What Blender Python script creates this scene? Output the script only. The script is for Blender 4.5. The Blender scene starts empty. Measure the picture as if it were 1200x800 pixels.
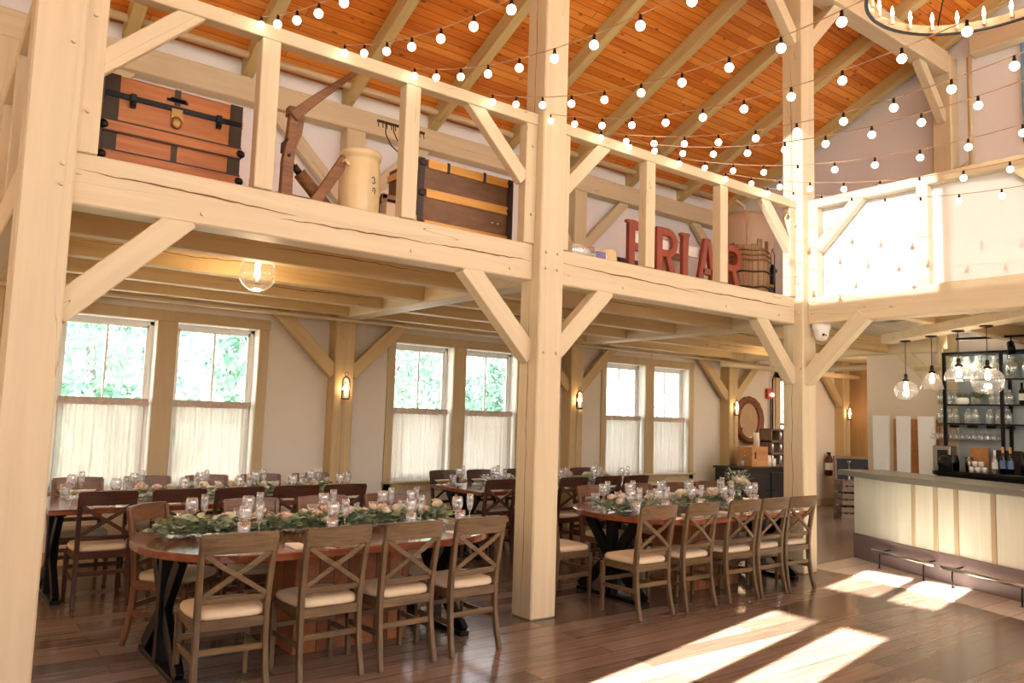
import bpy, bmesh, math, random
from mathutils import Vector, Matrix, Euler
R = math.radians
random.seed(7)
S = bpy.context.scene
COL = S.collection
# ------------------------------------------------------------------ camera
cam_d = bpy.data.cameras.new('camera'); cam = bpy.data.objects.new('camera', cam_d); COL.objects.link(cam)
cam_d.sensor_width = 36; cam_d.lens = 915.48/1200*36; cam_d.clip_start = .05; cam_d.clip_end = 300
yaw, pit, rol = R(37.328), R(5.498), R(1.765)
f = Vector((math.sin(yaw)*math.cos(pit), math.cos(yaw)*math.cos(pit), math.sin(pit)))
r0 = Vector((math.cos(yaw), -math.sin(yaw), 0)); u0 = r0.cross(f)
rr = math.cos(rol)*r0+math.sin(rol)*u0; uu = -math.sin(rol)*r0+math.cos(rol)*u0
mm = Matrix((rr, uu, -f)).transposed().to_4x4(); mm.translation = Vector((-4.139, -5.063, 1.65))
cam.matrix_world = mm
S.camera = cam
# ------------------------------------------------------------------ view + world + sun + lamps
S.view_settings.view_transform = 'Standard'; S.view_settings.look = 'None'
S.view_settings.gamma = 1; S.view_settings.use_curve_mapping = False
S.view_settings.exposure = 0.62
W = bpy.data.worlds.new('world'); S.world = W; W.use_nodes = True
nt = W.node_tree; nt.nodes.clear()
out = nt.nodes.new('ShaderNodeOutputWorld'); bg = nt.nodes.new('ShaderNodeBackground')
tc = nt.nodes.new('ShaderNodeTexCoord'); sp = nt.nodes.new('ShaderNodeSeparateXYZ'); rp = nt.nodes.new('ShaderNodeValToRGB')
nt.links.new(tc.outputs['Generated'], sp.inputs[0]); nt.links.new(sp.outputs['Z'], rp.inputs[0])
rp.color_ramp.elements[0].position = 0.0; rp.color_ramp.elements[0].color = (1.0, .96, .90, 1)
rp.color_ramp.elements[1].position = .6; rp.color_ramp.elements[1].color = (.80, .88, 1.0, 1)
nt.links.new(rp.outputs[0], bg.inputs[0]); bg.inputs[1].default_value = 3.4
nt.links.new(bg.outputs[0], out.inputs[0])

def light(name, kind, loc, energy, color, **kw):
    d = bpy.data.lights.new(name, kind); d.energy = energy; d.color = color
    for k, v in kw.items(): setattr(d, k, v)
    o = bpy.data.objects.new(name, d); COL.objects.link(o); o.location = loc
    return o
sd = Vector((.982, .19, -.280)).normalized()
sun = light('sun', 'SUN', (-20, -8, 10), 100, (1, .955, .88), angle=R(.3))
sun.rotation_euler = sd.to_track_quat('-Z', 'Y').to_euler()

# ------------------------------------------------------------------ materials
def node_mat(name):
    m = bpy.data.materials.new(name); m.use_nodes = True
    return m, m.node_tree, m.node_tree.nodes['Principled BSDF']
def rgb(c): return (c[0], c[1], c[2], 1)
def srgb(r, g, b):
    def l(x):
        x /= 255
        return x/12.92 if x <= .04045 else ((x+.055)/1.055)**2.4
    return (l(r), l(g), l(b))
def plain(name, c, rough=.5, metal=0, **kw):
    m, t, p = node_mat(name)
    # slight mottling so no surface is perfectly flat
    tc = t.nodes.new('ShaderNodeTexCoord'); n = t.nodes.new('ShaderNodeTexNoise'); n.inputs['Scale'].default_value = kw.get('ns', 6)
    mx = t.nodes.new('ShaderNodeMix'); mx.data_type = 'RGBA'
    v = kw.get('var', .06)
    mx.inputs['A'].default_value = rgb([x*(1-v) for x in c]); mx.inputs['B'].default_value = rgb([min(1, x*(1+v)) for x in c])
    t.links.new(tc.outputs['Object'], n.inputs['Vector']); t.links.new(n.outputs['Fac'], mx.inputs['Factor']); t.links.new(mx.outputs['Result'], p.inputs['Base Color'])
    p.inputs['Roughness'].default_value = rough; p.inputs['Metallic'].default_value = metal
    if 'emit' in kw: p.inputs['Emission Color'].default_value = rgb(kw['emit']); p.inputs['Emission Strength'].default_value = kw['es']
    return m
def wood(name, c1, c2, axis='X', scale=9, stretch=.06, rough=.5, bump=.12, dark=None, checks=False, coat=0):
    m, t, p = node_mat(name); N = t.nodes; Lk = t.links
    tc = N.new('ShaderNodeTexCoord'); mp = N.new('ShaderNodeMapping')
    s = [scale]*3; s['XYZ'.index(axis)] = scale*stretch; mp.inputs['Scale'].default_value = s
    oi = N.new('ShaderNodeObjectInfo'); va = N.new('ShaderNodeVectorMath'); va.operation = 'SCALE'; va.inputs['Scale'].default_value = 37
    cb = N.new('ShaderNodeCombineXYZ')
    for i in range(3): Lk.new(oi.outputs['Random'], cb.inputs[i])
    Lk.new(cb.outputs[0], va.inputs[0]); ad = N.new('ShaderNodeVectorMath'); ad.operation = 'ADD'
    Lk.new(tc.outputs['Object'], ad.inputs[0]); Lk.new(va.outputs[0], ad.inputs[1]); Lk.new(ad.outputs[0], mp.inputs[0])
    n = N.new('ShaderNodeTexNoise'); n.inputs['Scale'].default_value = 1.6; n.inputs['Detail'].default_value = 6; n.inputs['Roughness'].default_value = .6; n.inputs['Distortion'].default_value = .6
    Lk.new(mp.outputs[0], n.inputs['Vector'])
    cr = N.new('ShaderNodeValToRGB'); cr.color_ramp.elements[0].position = .32; cr.color_ramp.elements[1].position = .68
    cr.color_ramp.elements[0].color = rgb(c1); cr.color_ramp.elements[1].color = rgb(c2)
    Lk.new(n.outputs['Fac'], cr.inputs[0]); col = cr.outputs[0]
    if checks:   # long drying cracks and small knots
        n2 = N.new('ShaderNodeTexNoise'); n2.inputs['Scale'].default_value = .55; n2.inputs['Detail'].default_value = 3
        Lk.new(mp.outputs[0], n2.inputs['Vector'])
        a = N.new('ShaderNodeMath'); a.operation = 'SUBTRACT'; a.inputs[1].default_value = .57; Lk.new(n2.outputs['Fac'], a.inputs[0])
        b = N.new('ShaderNodeMath'); b.operation = 'ABSOLUTE'; Lk.new(a.outputs[0], b.inputs[0])
        c = N.new('ShaderNodeMath'); c.operation = 'LESS_THAN'; c.inputs[1].default_value = .0009; Lk.new(b.outputs[0], c.inputs[0])
        mx = N.new('ShaderNodeMix'); mx.data_type = 'RGBA'; mx.inputs['B'].default_value = rgb([x*.55 for x in c1])
        Lk.new(c.outputs[0], mx.inputs['Factor']); Lk.new(col, mx.inputs['A']); col = mx.outputs['Result']
    Lk.new(col, p.inputs['Base Color']); p.inputs['Roughness'].default_value = rough
    if coat: p.inputs['Coat Weight'].default_value = coat; p.inputs['Coat Roughness'].default_value = .15
    bp = N.new('ShaderNodeBump'); bp.inputs['Strength'].default_value = bump; bp.inputs['Distance'].default_value = .01
    Lk.new(n.outputs['Fac'], bp.inputs['Height']); Lk.new(bp.outputs[0], p.inputs['Normal'])
    return m
def planks(name, cols, length, width, rough, mortar=.004, mcol=(.03, .02, .01), rot=0, knots=False, grain=40, bump=.3, coat=0):
    m, t, p = node_mat(name); N = t.nodes; Lk = t.links
    tc = N.new('ShaderNodeTexCoord'); mp = N.new('ShaderNodeMapping'); mp.inputs['Rotation'].default_value = (0, 0, rot)
    Lk.new(tc.outputs['Object'], mp.inputs[0])
    br = N.new('ShaderNodeTexBrick'); br.inputs['Scale'].default_value = 1; br.inputs['Brick Width'].default_value = length; br.inputs['Row Height'].default_value = width
    br.inputs['Mortar Size'].default_value = mortar; br.inputs['Mortar Smooth'].default_value = .3; br.offset = .37; br.offset_frequency = 2
    br.inputs['Color1'].default_value = (0, 0, 0, 1); br.inputs['Color2'].default_value = (1, 1, 1, 1); br.inputs['Mortar'].default_value = (.5, .5, .5, 1)
    Lk.new(mp.outputs[0], br.inputs['Vector'])
    # per row shift of the grain
    mp2 = N.new('ShaderNodeMapping'); mp2.inputs['Scale'].default_value = (grain*.05, grain, grain); Lk.new(mp.outputs[0], mp2.inputs[0])
    ad = N.new('ShaderNodeVectorMath'); ad.operation = 'MULTIPLY_ADD'; ad.inputs[1].default_value = (9, 9, 9); Lk.new(br.outputs['Color'], ad.inputs[0]); Lk.new(mp2.outputs[0], ad.inputs[2])
    n = N.new('ShaderNodeTexNoise'); n.inputs['Scale'].default_value = .6; n.inputs['Detail'].default_value = 5; n.inputs['Distortion'].default_value = .8; Lk.new(ad.outputs[0], n.inputs['Vector'])
    fa = N.new('ShaderNodeMath'); fa.operation = 'MULTIPLY_ADD'; fa.inputs[1].default_value = .5
    sc = N.new('ShaderNodeMath'); sc.operation = 'MULTIPLY'; sc.inputs[1].default_value = .8; Lk.new(n.outputs['Fac'], sc.inputs[0])
    Lk.new(br.outputs['Color'], fa.inputs[0]); Lk.new(sc.outputs[0], fa.inputs[2])
    cr = N.new('ShaderNodeValToRGB'); E = cr.color_ramp.elements
    E[0].position = .2; E[0].color = rgb(cols[0]); E[1].position = .9; E[1].color = rgb(cols[2]); e = E.new(.55); e.color = rgb(cols[1])
    Lk.new(fa.outputs[0], cr.inputs[0]); col = cr.outputs[0]
    if knots:
        mp3 = N.new('ShaderNodeMapping'); mp3.inputs['Scale'].default_value = (3.2, 7.5, 7.5); Lk.new(mp.outputs[0], mp3.inputs[0])
        vo = N.new('ShaderNodeTexVoronoi'); vo.inputs['Scale'].default_value = 1; vo.inputs['Randomness'].default_value = 1; Lk.new(mp3.outputs[0], vo.inputs['Vector'])
        kr = N.new('ShaderNodeValToRGB'); kr.color_ramp.elements[0].position = .05; kr.color_ramp.elements[0].color = (.22, .1, .04, 1); kr.color_ramp.elements[1].position = .17; kr.color_ramp.elements[1].color = (1, 1, 1, 1)
        Lk.new(vo.outputs['Distance'], kr.inputs[0])
        mk = N.new('ShaderNodeMix'); mk.data_type = 'RGBA'; mk.blend_type = 'MULTIPLY'; mk.inputs['Factor'].default_value = .85
        Lk.new(col, mk.inputs['A']); Lk.new(kr.outputs[0], mk.inputs['B']); col = mk.outputs['Result']
    mx = N.new('ShaderNodeMix'); mx.data_type = 'RGBA'; mx.inputs['B'].default_value = rgb(mcol)
    Lk.new(br.outputs['Fac'], mx.inputs['Factor']); Lk.new(col, mx.inputs['A']); Lk.new(mx.outputs['Result'], p.inputs['Base Color'])
    p.inputs['Roughness'].default_value = rough
    if coat: p.inputs['Coat Weight'].default_value = coat; p.inputs['Coat Roughness'].default_value = .2
    bp = N.new('ShaderNodeBump'); bp.inputs['Strength'].default_value = bump; bp.inputs['Distance'].default_value = .004; bp.invert = True
    Lk.new(br.outputs['Fac'], bp.inputs['Height']); Lk.new(bp.outputs[0], p.inputs['Normal'])
    return m
def thin_glass(name, tint=(1, 1, 1), refl=.10, rough=.02, body=0.0):
    m = bpy.data.materials.new(name); m.use_nodes = True; t = m.node_tree; t.nodes.clear(); N = t.nodes
    o = N.new('ShaderNodeOutputMaterial'); tr = N.new('ShaderNodeBsdfTransparent'); tr.inputs[0].default_value = rgb(tint)
    gl = N.new('ShaderNodeBsdfGlossy'); gl.inputs['Roughness'].default_value = rough; gl.inputs['Color'].default_value = (1, 1, 1, 1)
    lw = N.new('ShaderNodeLayerWeight'); lw.inputs['Blend'].default_value = .45
    ma = N.new('ShaderNodeMath'); ma.operation = 'MULTIPLY_ADD'; ma.inputs[1].default_value = .55; ma.inputs[2].default_value = refl; ma.use_clamp = True
    t.links.new(lw.outputs['Facing'], ma.inputs[0]); mx = N.new('ShaderNodeMixShader'); t.links.new(ma.outputs[0], mx.inputs[0])
    t.links.new(tr.outputs[0], mx.inputs[1]); t.links.new(gl.outputs[0], mx.inputs[2])
    if body:  # white diffuse share: a haze put into the glass to brighten it
        df = N.new('ShaderNodeBsdfDiffuse'); df.inputs[0].default_value = (1, 1, 1, 1); m2 = N.new('ShaderNodeMixShader'); m2.inputs[0].default_value = body
        t.links.new(mx.outputs[0], m2.inputs[1]); t.links.new(df.outputs[0], m2.inputs[2]); mx = m2
    t.links.new(mx.outputs[0], o.inputs[0])
    return m
def emis(name, c, s):
    m = bpy.data.materials.new(name); m.use_nodes = True; t = m.node_tree; t.nodes.clear()
    o = t.nodes.new('ShaderNodeOutputMaterial'); e = t.nodes.new('ShaderNodeEmission'); e.inputs[0].default_value = rgb(c); e.inputs[1].default_value = s
    t.links.new(e.outputs[0], o.inputs[0]); return m
CRM1, CRM2 = srgb(206, 188, 152), srgb(218, 201, 165)
M = {}
for ax in 'XYZ':
    M['timber'+ax] = wood('cream_timber_'+ax.lower(), CRM1, CRM2, ax, 7, .05, .55, .10, checks=True)
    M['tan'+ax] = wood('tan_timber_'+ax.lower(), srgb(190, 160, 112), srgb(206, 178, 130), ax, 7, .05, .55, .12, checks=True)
M['joist'] = wood('shaded_cream_joist', srgb(196, 166, 116), srgb(214, 186, 136), 'X', 7, .05, .6, .12, checks=True)  # cream paint toned golden; shade under the loft is in the colour
M['rafter'] = wood('rafter_timber', srgb(196, 172, 112), srgb(212, 190, 132), 'X', 7, .04, .6, .12, checks=True)
M['casing'] = wood('shaded_cream_casing', srgb(186, 160, 118), srgb(196, 170, 128), 'Z', 6, .05, .5, .04)  # same cream paint, darkened: backlit shade put into the colour
M['wall'] = plain('painted_plaster', srgb(224, 212, 194), .85, var=.02)
M['wallup'] = plain('lilac_white_plaster', srgb(240, 236, 236), .85, var=.02)
M['white'] = plain('white_paint', srgb(238, 236, 230), .5, var=.02)
M['brightwhite'] = plain('bright_white_board', (.93, .93, .92), .5, var=.02)
M['ceil'] = planks('loft_underside_boards', (srgb(205, 190, 160), srgb(222, 208, 180), srgb(232, 220, 196)), 3, .15, .7, .004, srgb(120, 90, 60))
M['roof'] = planks('knotty_orange_pine_boards', (srgb(184, 92, 24), srgb(218, 126, 38), srgb(238, 160, 70)), 2.4, .11, .45, .005, srgb(140, 62, 18), knots=True)
M['floor'] = planks('brown_oak_floor', (srgb(74, 56, 46), srgb(104, 84, 70), srgb(136, 114, 98)), 2.2, .19, .20, .003, srgb(40, 26, 20), grain=60, bump=.25)
M['tile'] = planks('beige_slate_tile', (srgb(176, 158, 142), srgb(196, 180, 164), srgb(214, 200, 186)), .6, .3, .4, .006, srgb(130, 112, 98), grain=5, bump=.2)
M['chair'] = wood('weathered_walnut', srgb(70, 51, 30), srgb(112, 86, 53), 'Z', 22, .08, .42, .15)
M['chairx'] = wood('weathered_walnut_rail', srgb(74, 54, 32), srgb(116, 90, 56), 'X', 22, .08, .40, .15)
M['dchair'] = wood('walnut_in_shade', srgb(52, 26, 15), srgb(78, 42, 25), 'Z', 22, .08, .38, .12)  # same chair wood, darkened: shade at the back tables is in the colour
M['dchairx'] = wood('walnut_rail_in_shade', srgb(52, 26, 15), srgb(82, 44, 26), 'X', 22, .08, .35, .12)
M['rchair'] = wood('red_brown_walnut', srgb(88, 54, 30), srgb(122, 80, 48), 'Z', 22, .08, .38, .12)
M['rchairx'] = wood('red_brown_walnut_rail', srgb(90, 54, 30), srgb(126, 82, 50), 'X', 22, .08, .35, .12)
M['cushion'] = plain('cream_linen_cushion', srgb(208, 188, 156), .9, var=.04, ns=60)
M['table'] = wood('polished_cherry_tabletop', srgb(100, 46, 24), srgb(140, 72, 40), 'X', 9, .05, .14, .03, coat=1)
M['pedestal'] = planks('reclaimed_plank_pedestal', (srgb(104, 56, 28), srgb(138, 78, 40), srgb(166, 100, 56)), 3, .11, .5, .004, srgb(50, 24, 10), rot=R(90), grain=30)
M['iron'] = plain('black_iron', srgb(26, 25, 26), .38, .7)
M['bronze'] = plain('dark_bronze', srgb(52, 38, 28), .4, .8)
M['chrome'] = plain('brushed_steel', srgb(176, 168, 160), .25, 1.0, var=.02)
M['glass'] = thin_glass('clear_glass', (.98, .99, 1), .16, body=.045)
M['globe'] = thin_glass('lamp_globe_glass', (.97, .97, .97), .05, body=.03)
M['pane'] = thin_glass('window_glass', (1, 1, 1), .03)
M['jar'] = thin_glass('pale_aqua_glass', (.92, .98, .98), .26, body=.12)
M['water'] = thin_glass('water_in_glass', (.90, .95, .98), .2, body=.12)
M['bulb'] = emis('frosted_bulb_glow', (1, .90, .74), 10)
M['fila'] = emis('filament_glow', (1, .76, .46), 13)
M['lanternbulb'] = emis('lantern_bulb_glow', (1, .70, .36), 6)
M['flame'] = emis('candle_bulb_glow', (1, .84, .60), 12)
M['cord'] = plain('brown_cord', srgb(176, 138, 104), .6)
M['leaf'] = plain('eucalyptus_leaf', srgb(166, 180, 148), .45, var=.25, ns=30)
M['leafd'] = plain('dark_leaf', srgb(120, 138, 92), .45, var=.3, ns=30)
M['rosep'] = plain('blush_petal', srgb(240, 210, 192), .6, var=.08, ns=40)
M['rosec'] = plain('cream_petal', srgb(248, 236, 216), .6, var=.06, ns=40)
M['linen'] = plain('white_linen', srgb(240, 232, 224), .85, var=.03, ns=40)
M['black'] = plain('black_paint', srgb(15, 16, 18), .35)
M['steelgrey'] = plain('grey_concrete_top', srgb(112, 110, 98), .3, var=.08, ns=4)
M['kick'] = plain('plum_brown_kickboard', srgb(124, 106, 102), .35, var=.12, ns=5)
M['barpanel'] = wood('pale_green_cream_boards', srgb(214, 212, 190), srgb(228, 226, 206), 'Z', 8, .05, .5, .05)
M['batten'] = wood('tan_batten', srgb(170, 150, 118), srgb(188, 168, 134), 'Z', 8, .05, .5, .05)
M['trunk'] = wood('orange_trunk_boards', srgb(152, 82, 30), srgb(188, 116, 50), 'X', 12, .06, .5, .2)
M['trunkd'] = wood('brown_trunk_canvas', srgb(104, 74, 50), srgb(128, 94, 66), 'X', 8, .3, .7, .15)
M['slat'] = wood('golden_trunk_slats', srgb(206, 148, 66), srgb(226, 172, 88), 'X', 12, .06, .5, .1)
M['tmetal'] = plain('aged_trunk_metal', srgb(60, 48, 36), .5, .6, var=.3, ns=14)
M['rust'] = plain('rust_red_paint', srgb(148, 64, 36), .55, var=.22, ns=10)
M['cream'] = plain('salt_glazed_stoneware', srgb(232, 208, 158), .3, var=.05)
M['oldwood'] = wood('old_tool_wood', srgb(108, 68, 38), srgb(144, 98, 58), 'X', 16, .06, .6, .2)
M['barrel'] = wood('barrel_staves', srgb(128, 98, 66), srgb(164, 130, 92), 'Z', 16, .06, .7, .3)
M['crate'] = wood('rough_crate_wood', srgb(104, 82, 64), srgb(134, 108, 86), 'X', 14, .06, .7, .3)
M['boxwood'] = wood('light_box_wood', srgb(182, 122, 66), srgb(206, 148, 88), 'X', 10, .08, .5, .1)
M['wax'] = plain('ivory_wax', srgb(240, 228, 204), .5, var=.02)
M['mirror'] = plain('mirror_glass', (.85, .86, .86), .04, 1.0, var=.01)
M['mirrorframe'] = wood('red_brown_mirror_frame', srgb(96, 44, 24), srgb(134, 70, 40), 'X', 12, .2, .35, .1)
M['grey'] = plain('soft_grey', srgb(150, 152, 154), .5)
M['galv'] = plain('beige_tank_enamel', srgb(196, 172, 146), .5)
M['pipe'] = plain('painted_pipe', srgb(206, 184, 146), .45)
M['red'] = plain('alarm_red', srgb(180, 34, 22), .4)
M['yellow'] = plain('safety_yellow', srgb(220, 176, 40), .5)
M['dark'] = plain('dark_brown_leather', srgb(52, 34, 24), .6)
M['chalk'] = plain('chalkboard', srgb(20, 24, 30), .7, var=.1)
M['foliage'] = plain('tree_leaves', srgb(116, 160, 140), .7, var=.3, ns=1.5)
M['grass'] = plain('pale_bounce_ground', srgb(206, 202, 190), .9, var=.2, ns=2)  # ground colour kept pale so no green bounces onto the curtains
M['bark'] = plain('bark', srgb(110, 96, 80), .9)
def cloth():
    m = bpy.data.materials.new('sheer_linen_curtain'); m.use_nodes = True; t = m.node_tree; t.nodes.clear(); N = t.nodes
    o = N.new('ShaderNodeOutputMaterial'); a = N.new('ShaderNodeBsdfTranslucent'); b = N.new('ShaderNodeBsdfDiffuse'); c = N.new('ShaderNodeBsdfTransparent')
    a.inputs[0].default_value = rgb(srgb(172, 164, 156)); b.inputs[0].default_value = rgb(srgb(226, 212, 200))
    tc = N.new('ShaderNodeTexCoord'); w = N.new('ShaderNodeTexNoise'); mp = N.new('ShaderNodeMapping'); mp.inputs['Scale'].default_value = (60, 60, 3); w.inputs['Scale'].default_value = 1
    t.links.new(tc.outputs['Object'], mp.inputs[0]); t.links.new(mp.outputs[0], w.inputs['Vector'])
    m1 = N.new('ShaderNodeMixShader'); m1.inputs[0].default_value = .5; m2 = N.new('ShaderNodeMixShader')
    mr = N.new('ShaderNodeMapRange'); mr.inputs['To Min'].default_value = .0; mr.inputs['To Max'].default_value = .06
    t.links.new(w.outputs['Fac'], mr.inputs['Value']); t.links.new(mr.outputs[0], m2.inputs[0])
    t.links.new(a.outputs[0], m1.inputs[1]); t.links.new(b.outputs[0], m1.inputs[2]); t.links.new(m1.outputs[0], m2.inputs[1]); t.links.new(c.outputs[0], m2.inputs[2])
    t.links.new(m2.outputs[0], o.inputs[0]); return m
M['curtain'] = cloth()

# ------------------------------------------------------------------ mesh helpers
class MB:
    def __init__(s): s.bm = bmesh.new()
    def add(s, vs, fs, smooth=False):
        v = [s.bm.verts.new(p) for p in vs]
        for q in fs:
            try:
                fc = s.bm.faces.new([v[i] for i in q]); fc.smooth = smooth
            except ValueError: pass
        return s
    def box(s, x0, x1, y0, y1, z0, z1, mat=None):
        P = [Vector(p) for p in ((x0, y0, z0), (x1, y0, z0), (x1, y1, z0), (x0, y1, z0), (x0, y0, z1), (x1, y0, z1), (x1, y1, z1), (x0, y1, z1))]
        if mat is not None: P = [mat @ p for p in P]
        return s.add(P, [(0, 3, 2, 1), (4, 5, 6, 7), (0, 1, 5, 4), (1, 2, 6, 5), (2, 3, 7, 6), (3, 0, 4, 7)])
    def bar(s, a, b, w, h, up=(0, 0, 1)):
        """box from a to b; w across, h along 'up'"""
        a, b = Vector(a), Vector(b); d = b-a; L = d.length; d.normalize(); up = Vector(up)
        sd = d.cross(up)
        if sd.length < 1e-4: sd = d.cross(Vector((0, 1, 0)))
        sd.normalize(); u2 = sd.cross(d)
        m = Matrix((d, sd, u2)).transposed().to_4x4(); m.translation = a
        return s.box(0, L, -w/2, w/2, -h/2, h/2, m)
    def sweep(s, pts, w, t, side=(1, 0, 0)):
        """rectangular section swept along pts: w along 'side', t perpendicular"""
        pts = [Vector(p) for p in pts]; side = Vector(side).normalized(); vs = []; fs = []
        for i, p in enumerate(pts):
            d = (pts[min(i+1, len(pts)-1)]-pts[max(i-1, 0)]).normalized(); n = d.cross(side).normalized()
            ww = w[i] if isinstance(w, (list, tuple)) else w; tt = t[i] if isinstance(t, (list, tuple)) else t
            vs += [p-side*ww/2-n*tt/2, p+side*ww/2-n*tt/2, p+side*ww/2+n*tt/2, p-side*ww/2+n*tt/2]
            if i:
                o = (i-1)*4
                for k in range(4): fs.append((o+k, o+(k+1) % 4, o+4+(k+1) % 4, o+4+k))
        e = (len(pts)-1)*4; fs += [(3, 2, 1, 0), (e, e+1, e+2, e+3)]
        return s.add(vs, fs)
    def tube(s, pts, r, seg=8):
        pts = [Vector(p) for p in pts]; vs = []; fs = []; n0 = None
        for i, p in enumerate(pts):
            d = (pts[min(i+1, len(pts)-1)]-pts[max(i-1, 0)]).normalized()
            if n0 is None: n0 = d.orthogonal().normalized()
            n0 = (n0-d*n0.dot(d)).normalized(); b = d.cross(n0); q = r[i] if isinstance(r, (list, tuple)) else r
            for k in range(seg):
                a = 2*math.pi*k/seg; vs.append(p+(n0*math.cos(a)+b*math.sin(a))*q)
            if i:
                o = (i-1)*seg
                for k in range(seg): fs.append((o+k, o+(k+1) % seg, o+seg+(k+1) % seg, o+seg+k))
        s.add(vs, fs, True)
        return s.add(vs[:seg], [tuple(range(seg))[::-1]]).add(vs[-seg:], [tuple(range(seg))])
    def lathe(s, prof, seg=16, o=(0, 0, 0), m=None, smooth=True):
        vs = []; fs = []; o = Vector(o)
        for (r, z) in prof:
            for k in range(seg):
                a = 2*math.pi*k/seg; p = Vector((r*math.cos(a), r*math.sin(a), z))
                if m is not None: p = m @ p
                vs.append(p+o)
        for i in range(len(prof)-1):
            for k in range(seg): fs.append((i*seg+k, i*seg+(k+1) % seg, (i+1)*seg+(k+1) % seg, (i+1)*seg+k))
        s.add(vs, fs, smooth)
        return s
    def prism(s, poly, z0, z1, m=None):
        n = len(poly); vs = [Vector((x, y, z0)) for x, y in poly]+[Vector((x, y, z1)) for x, y in poly]
        if m is not None: vs = [m @ v for v in vs]
        fs = [tuple(range(n))[::-1], tuple(range(n, 2*n))]+[(i, (i+1) % n, n+(i+1) % n, n+i) for i in range(n)]
        return s.add(vs, fs)
    def sphere(s, c, r, seg=12, ring=8, sc=(1, 1, 1)):
        pr = []
        vs = []; fs = []; c = Vector(c)
        for i in range(ring+1):
            t = math.pi*i/ring
            for k in range(seg):
                a = 2*math.pi*k/seg; vs.append(c+Vector((math.sin(t)*math.cos(a)*sc[0], math.sin(t)*math.sin(a)*sc[1], -math.cos(t)*sc[2]))*r)
        for i in range(ring):
            for k in range(seg): fs.append((i*seg+k, i*seg+(k+1) % seg, (i+1)*seg+(k+1) % seg, (i+1)*seg+k))
        s.add(vs, fs, True); return s
    def out(s, name, mat, parent=None, bevel=0, loc=None, seg=1, weld=True):
        bm = s.bm
        if weld: bmesh.ops.remove_doubles(bm, verts=bm.verts, dist=1e-5)
        bmesh.ops.recalc_face_normals(bm, faces=bm.faces)
        if parent is None and loc is None:
            xs = [v.co for v in bm.verts]
            loc = Vector(((min(v.x for v in xs)+max(v.x for v in xs))/2, (min(v.y for v in xs)+max(v.y for v in xs))/2, min(v.z for v in xs)))
        if loc is not None:
            loc = Vector(loc); bmesh.ops.translate(bm, verts=bm.verts, vec=-loc)
        me = bpy.data.meshes.new(name); bm.to_mesh(me); bm.free()
        o = bpy.data.objects.new(name, me); COL.objects.link(o)
        if loc is not None: o.location = loc
        me.materials.append(M[mat] if isinstance(mat, str) else mat)
        if parent is not None: o.parent = parent
        if bevel:
            b = o.modifiers.new('bevel', 'BEVEL'); b.width = bevel; b.segments = seg; b.limit_method = 'ANGLE'; b.angle_limit = R(40)
        return o
def tag(o, label=None, cat=None, group=None, kind=None):
    if label: o['label'] = label
    if cat: o['category'] = cat
    if group: o['group'] = group
    if kind: o['kind'] = kind
    return o
def thing(name, label, cat, loc=(0, 0, 0), rz=0, group=None):
    o = bpy.data.objects.new(name, None); COL.objects.link(o); o.location = loc; o.rotation_euler = (0, 0, rz); o.empty_display_size = .1
    return tag(o, label, cat, group)
def struct(o): o['kind'] = 'structure'; return o
KIDS = {}
def nest(child, parent): child.parent = parent; return child
def copy_tree(o, loc=None, rz=None, label=None, group=None, parent=None):
    c = o.copy(); COL.objects.link(c)
    if parent is not None: c.parent = parent
    if loc is not None: c.location = loc
    if rz is not None: c.rotation_euler = (0, 0, rz)
    if label: c['label'] = label
    if group: c['group'] = group
    if o.name not in KIDS: KIDS[o.name] = list(o.children)
    for ch in KIDS[o.name]: copy_tree(ch, parent=c)
    return c
ORD = ['first', 'second', 'third', 'fourth', 'fifth', 'sixth', 'seventh', 'eighth', 'ninth', 'tenth', 'eleventh', 'twelfth', 'thirteenth', 'fourteenth', 'fifteenth', 'sixteenth', 'seventeenth', 'eighteenth', 'nineteenth', 'twentieth']

# ================================================================== SETTING
D = 4.18; PW = .265
BX = [-3.76, 0.0, 3.92, 7.84, 11.76]       # left faces of the post lines
ZB0, ZB1, ZR = 2.82, 3.134, 4.283
struct(MB().box(-9, 12.6, -9.8, D+.05, -.1, 0).out('floor', 'floor', loc=(0, 0, 0)))
# tiled strip in front of the bar
bar_front = [(5.56, .33), (5.504, .214), (5.206, -.426), (4.931, -1.124), (4.625, -1.926), (4.05, -3.3)]
tile = [(4.35, .24), (5.56, .33)]+bar_front[1:]+[(3.3, -3.3), (3.803, -2.216), (4.383, -.416)]
struct(MB().prism(tile[::-1], 0, .004).out('trim_1', 'tile', loc=(0, 0, 0)))
# back wall with window openings
wins = []
for cx in (-1.934, 1.986, 5.906):
    wins += [(cx-1.04, cx-.10), (cx+.10, cx+1.04)]
WZ0, WZ1 = .74, 2.595
wins_all = wins+[(9.72, 10.45)]
wb = MB(); x = -9
for (a, b) in wins_all:
    wb.box(x, a, D, D+.22, 0, 3.3); wb.box(a, b, D, D+.22, 0, WZ0); wb.box(a, b, D, D+.22, WZ1, 3.3); x = b
wb.box(x, 12.6, D, D+.22, 0, 3.3); wb.box(-9, 8.2, D, D+.22, 3.3, 6.1)
struct(wb.out('wall_back', 'wall', loc=(0, D, 0)))
struct(MB().box(-9, 8, D-.012, D-.002, 3.14, 6.0).out('wall_loft', 'wallup', loc=(0, D, 0)))
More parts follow.
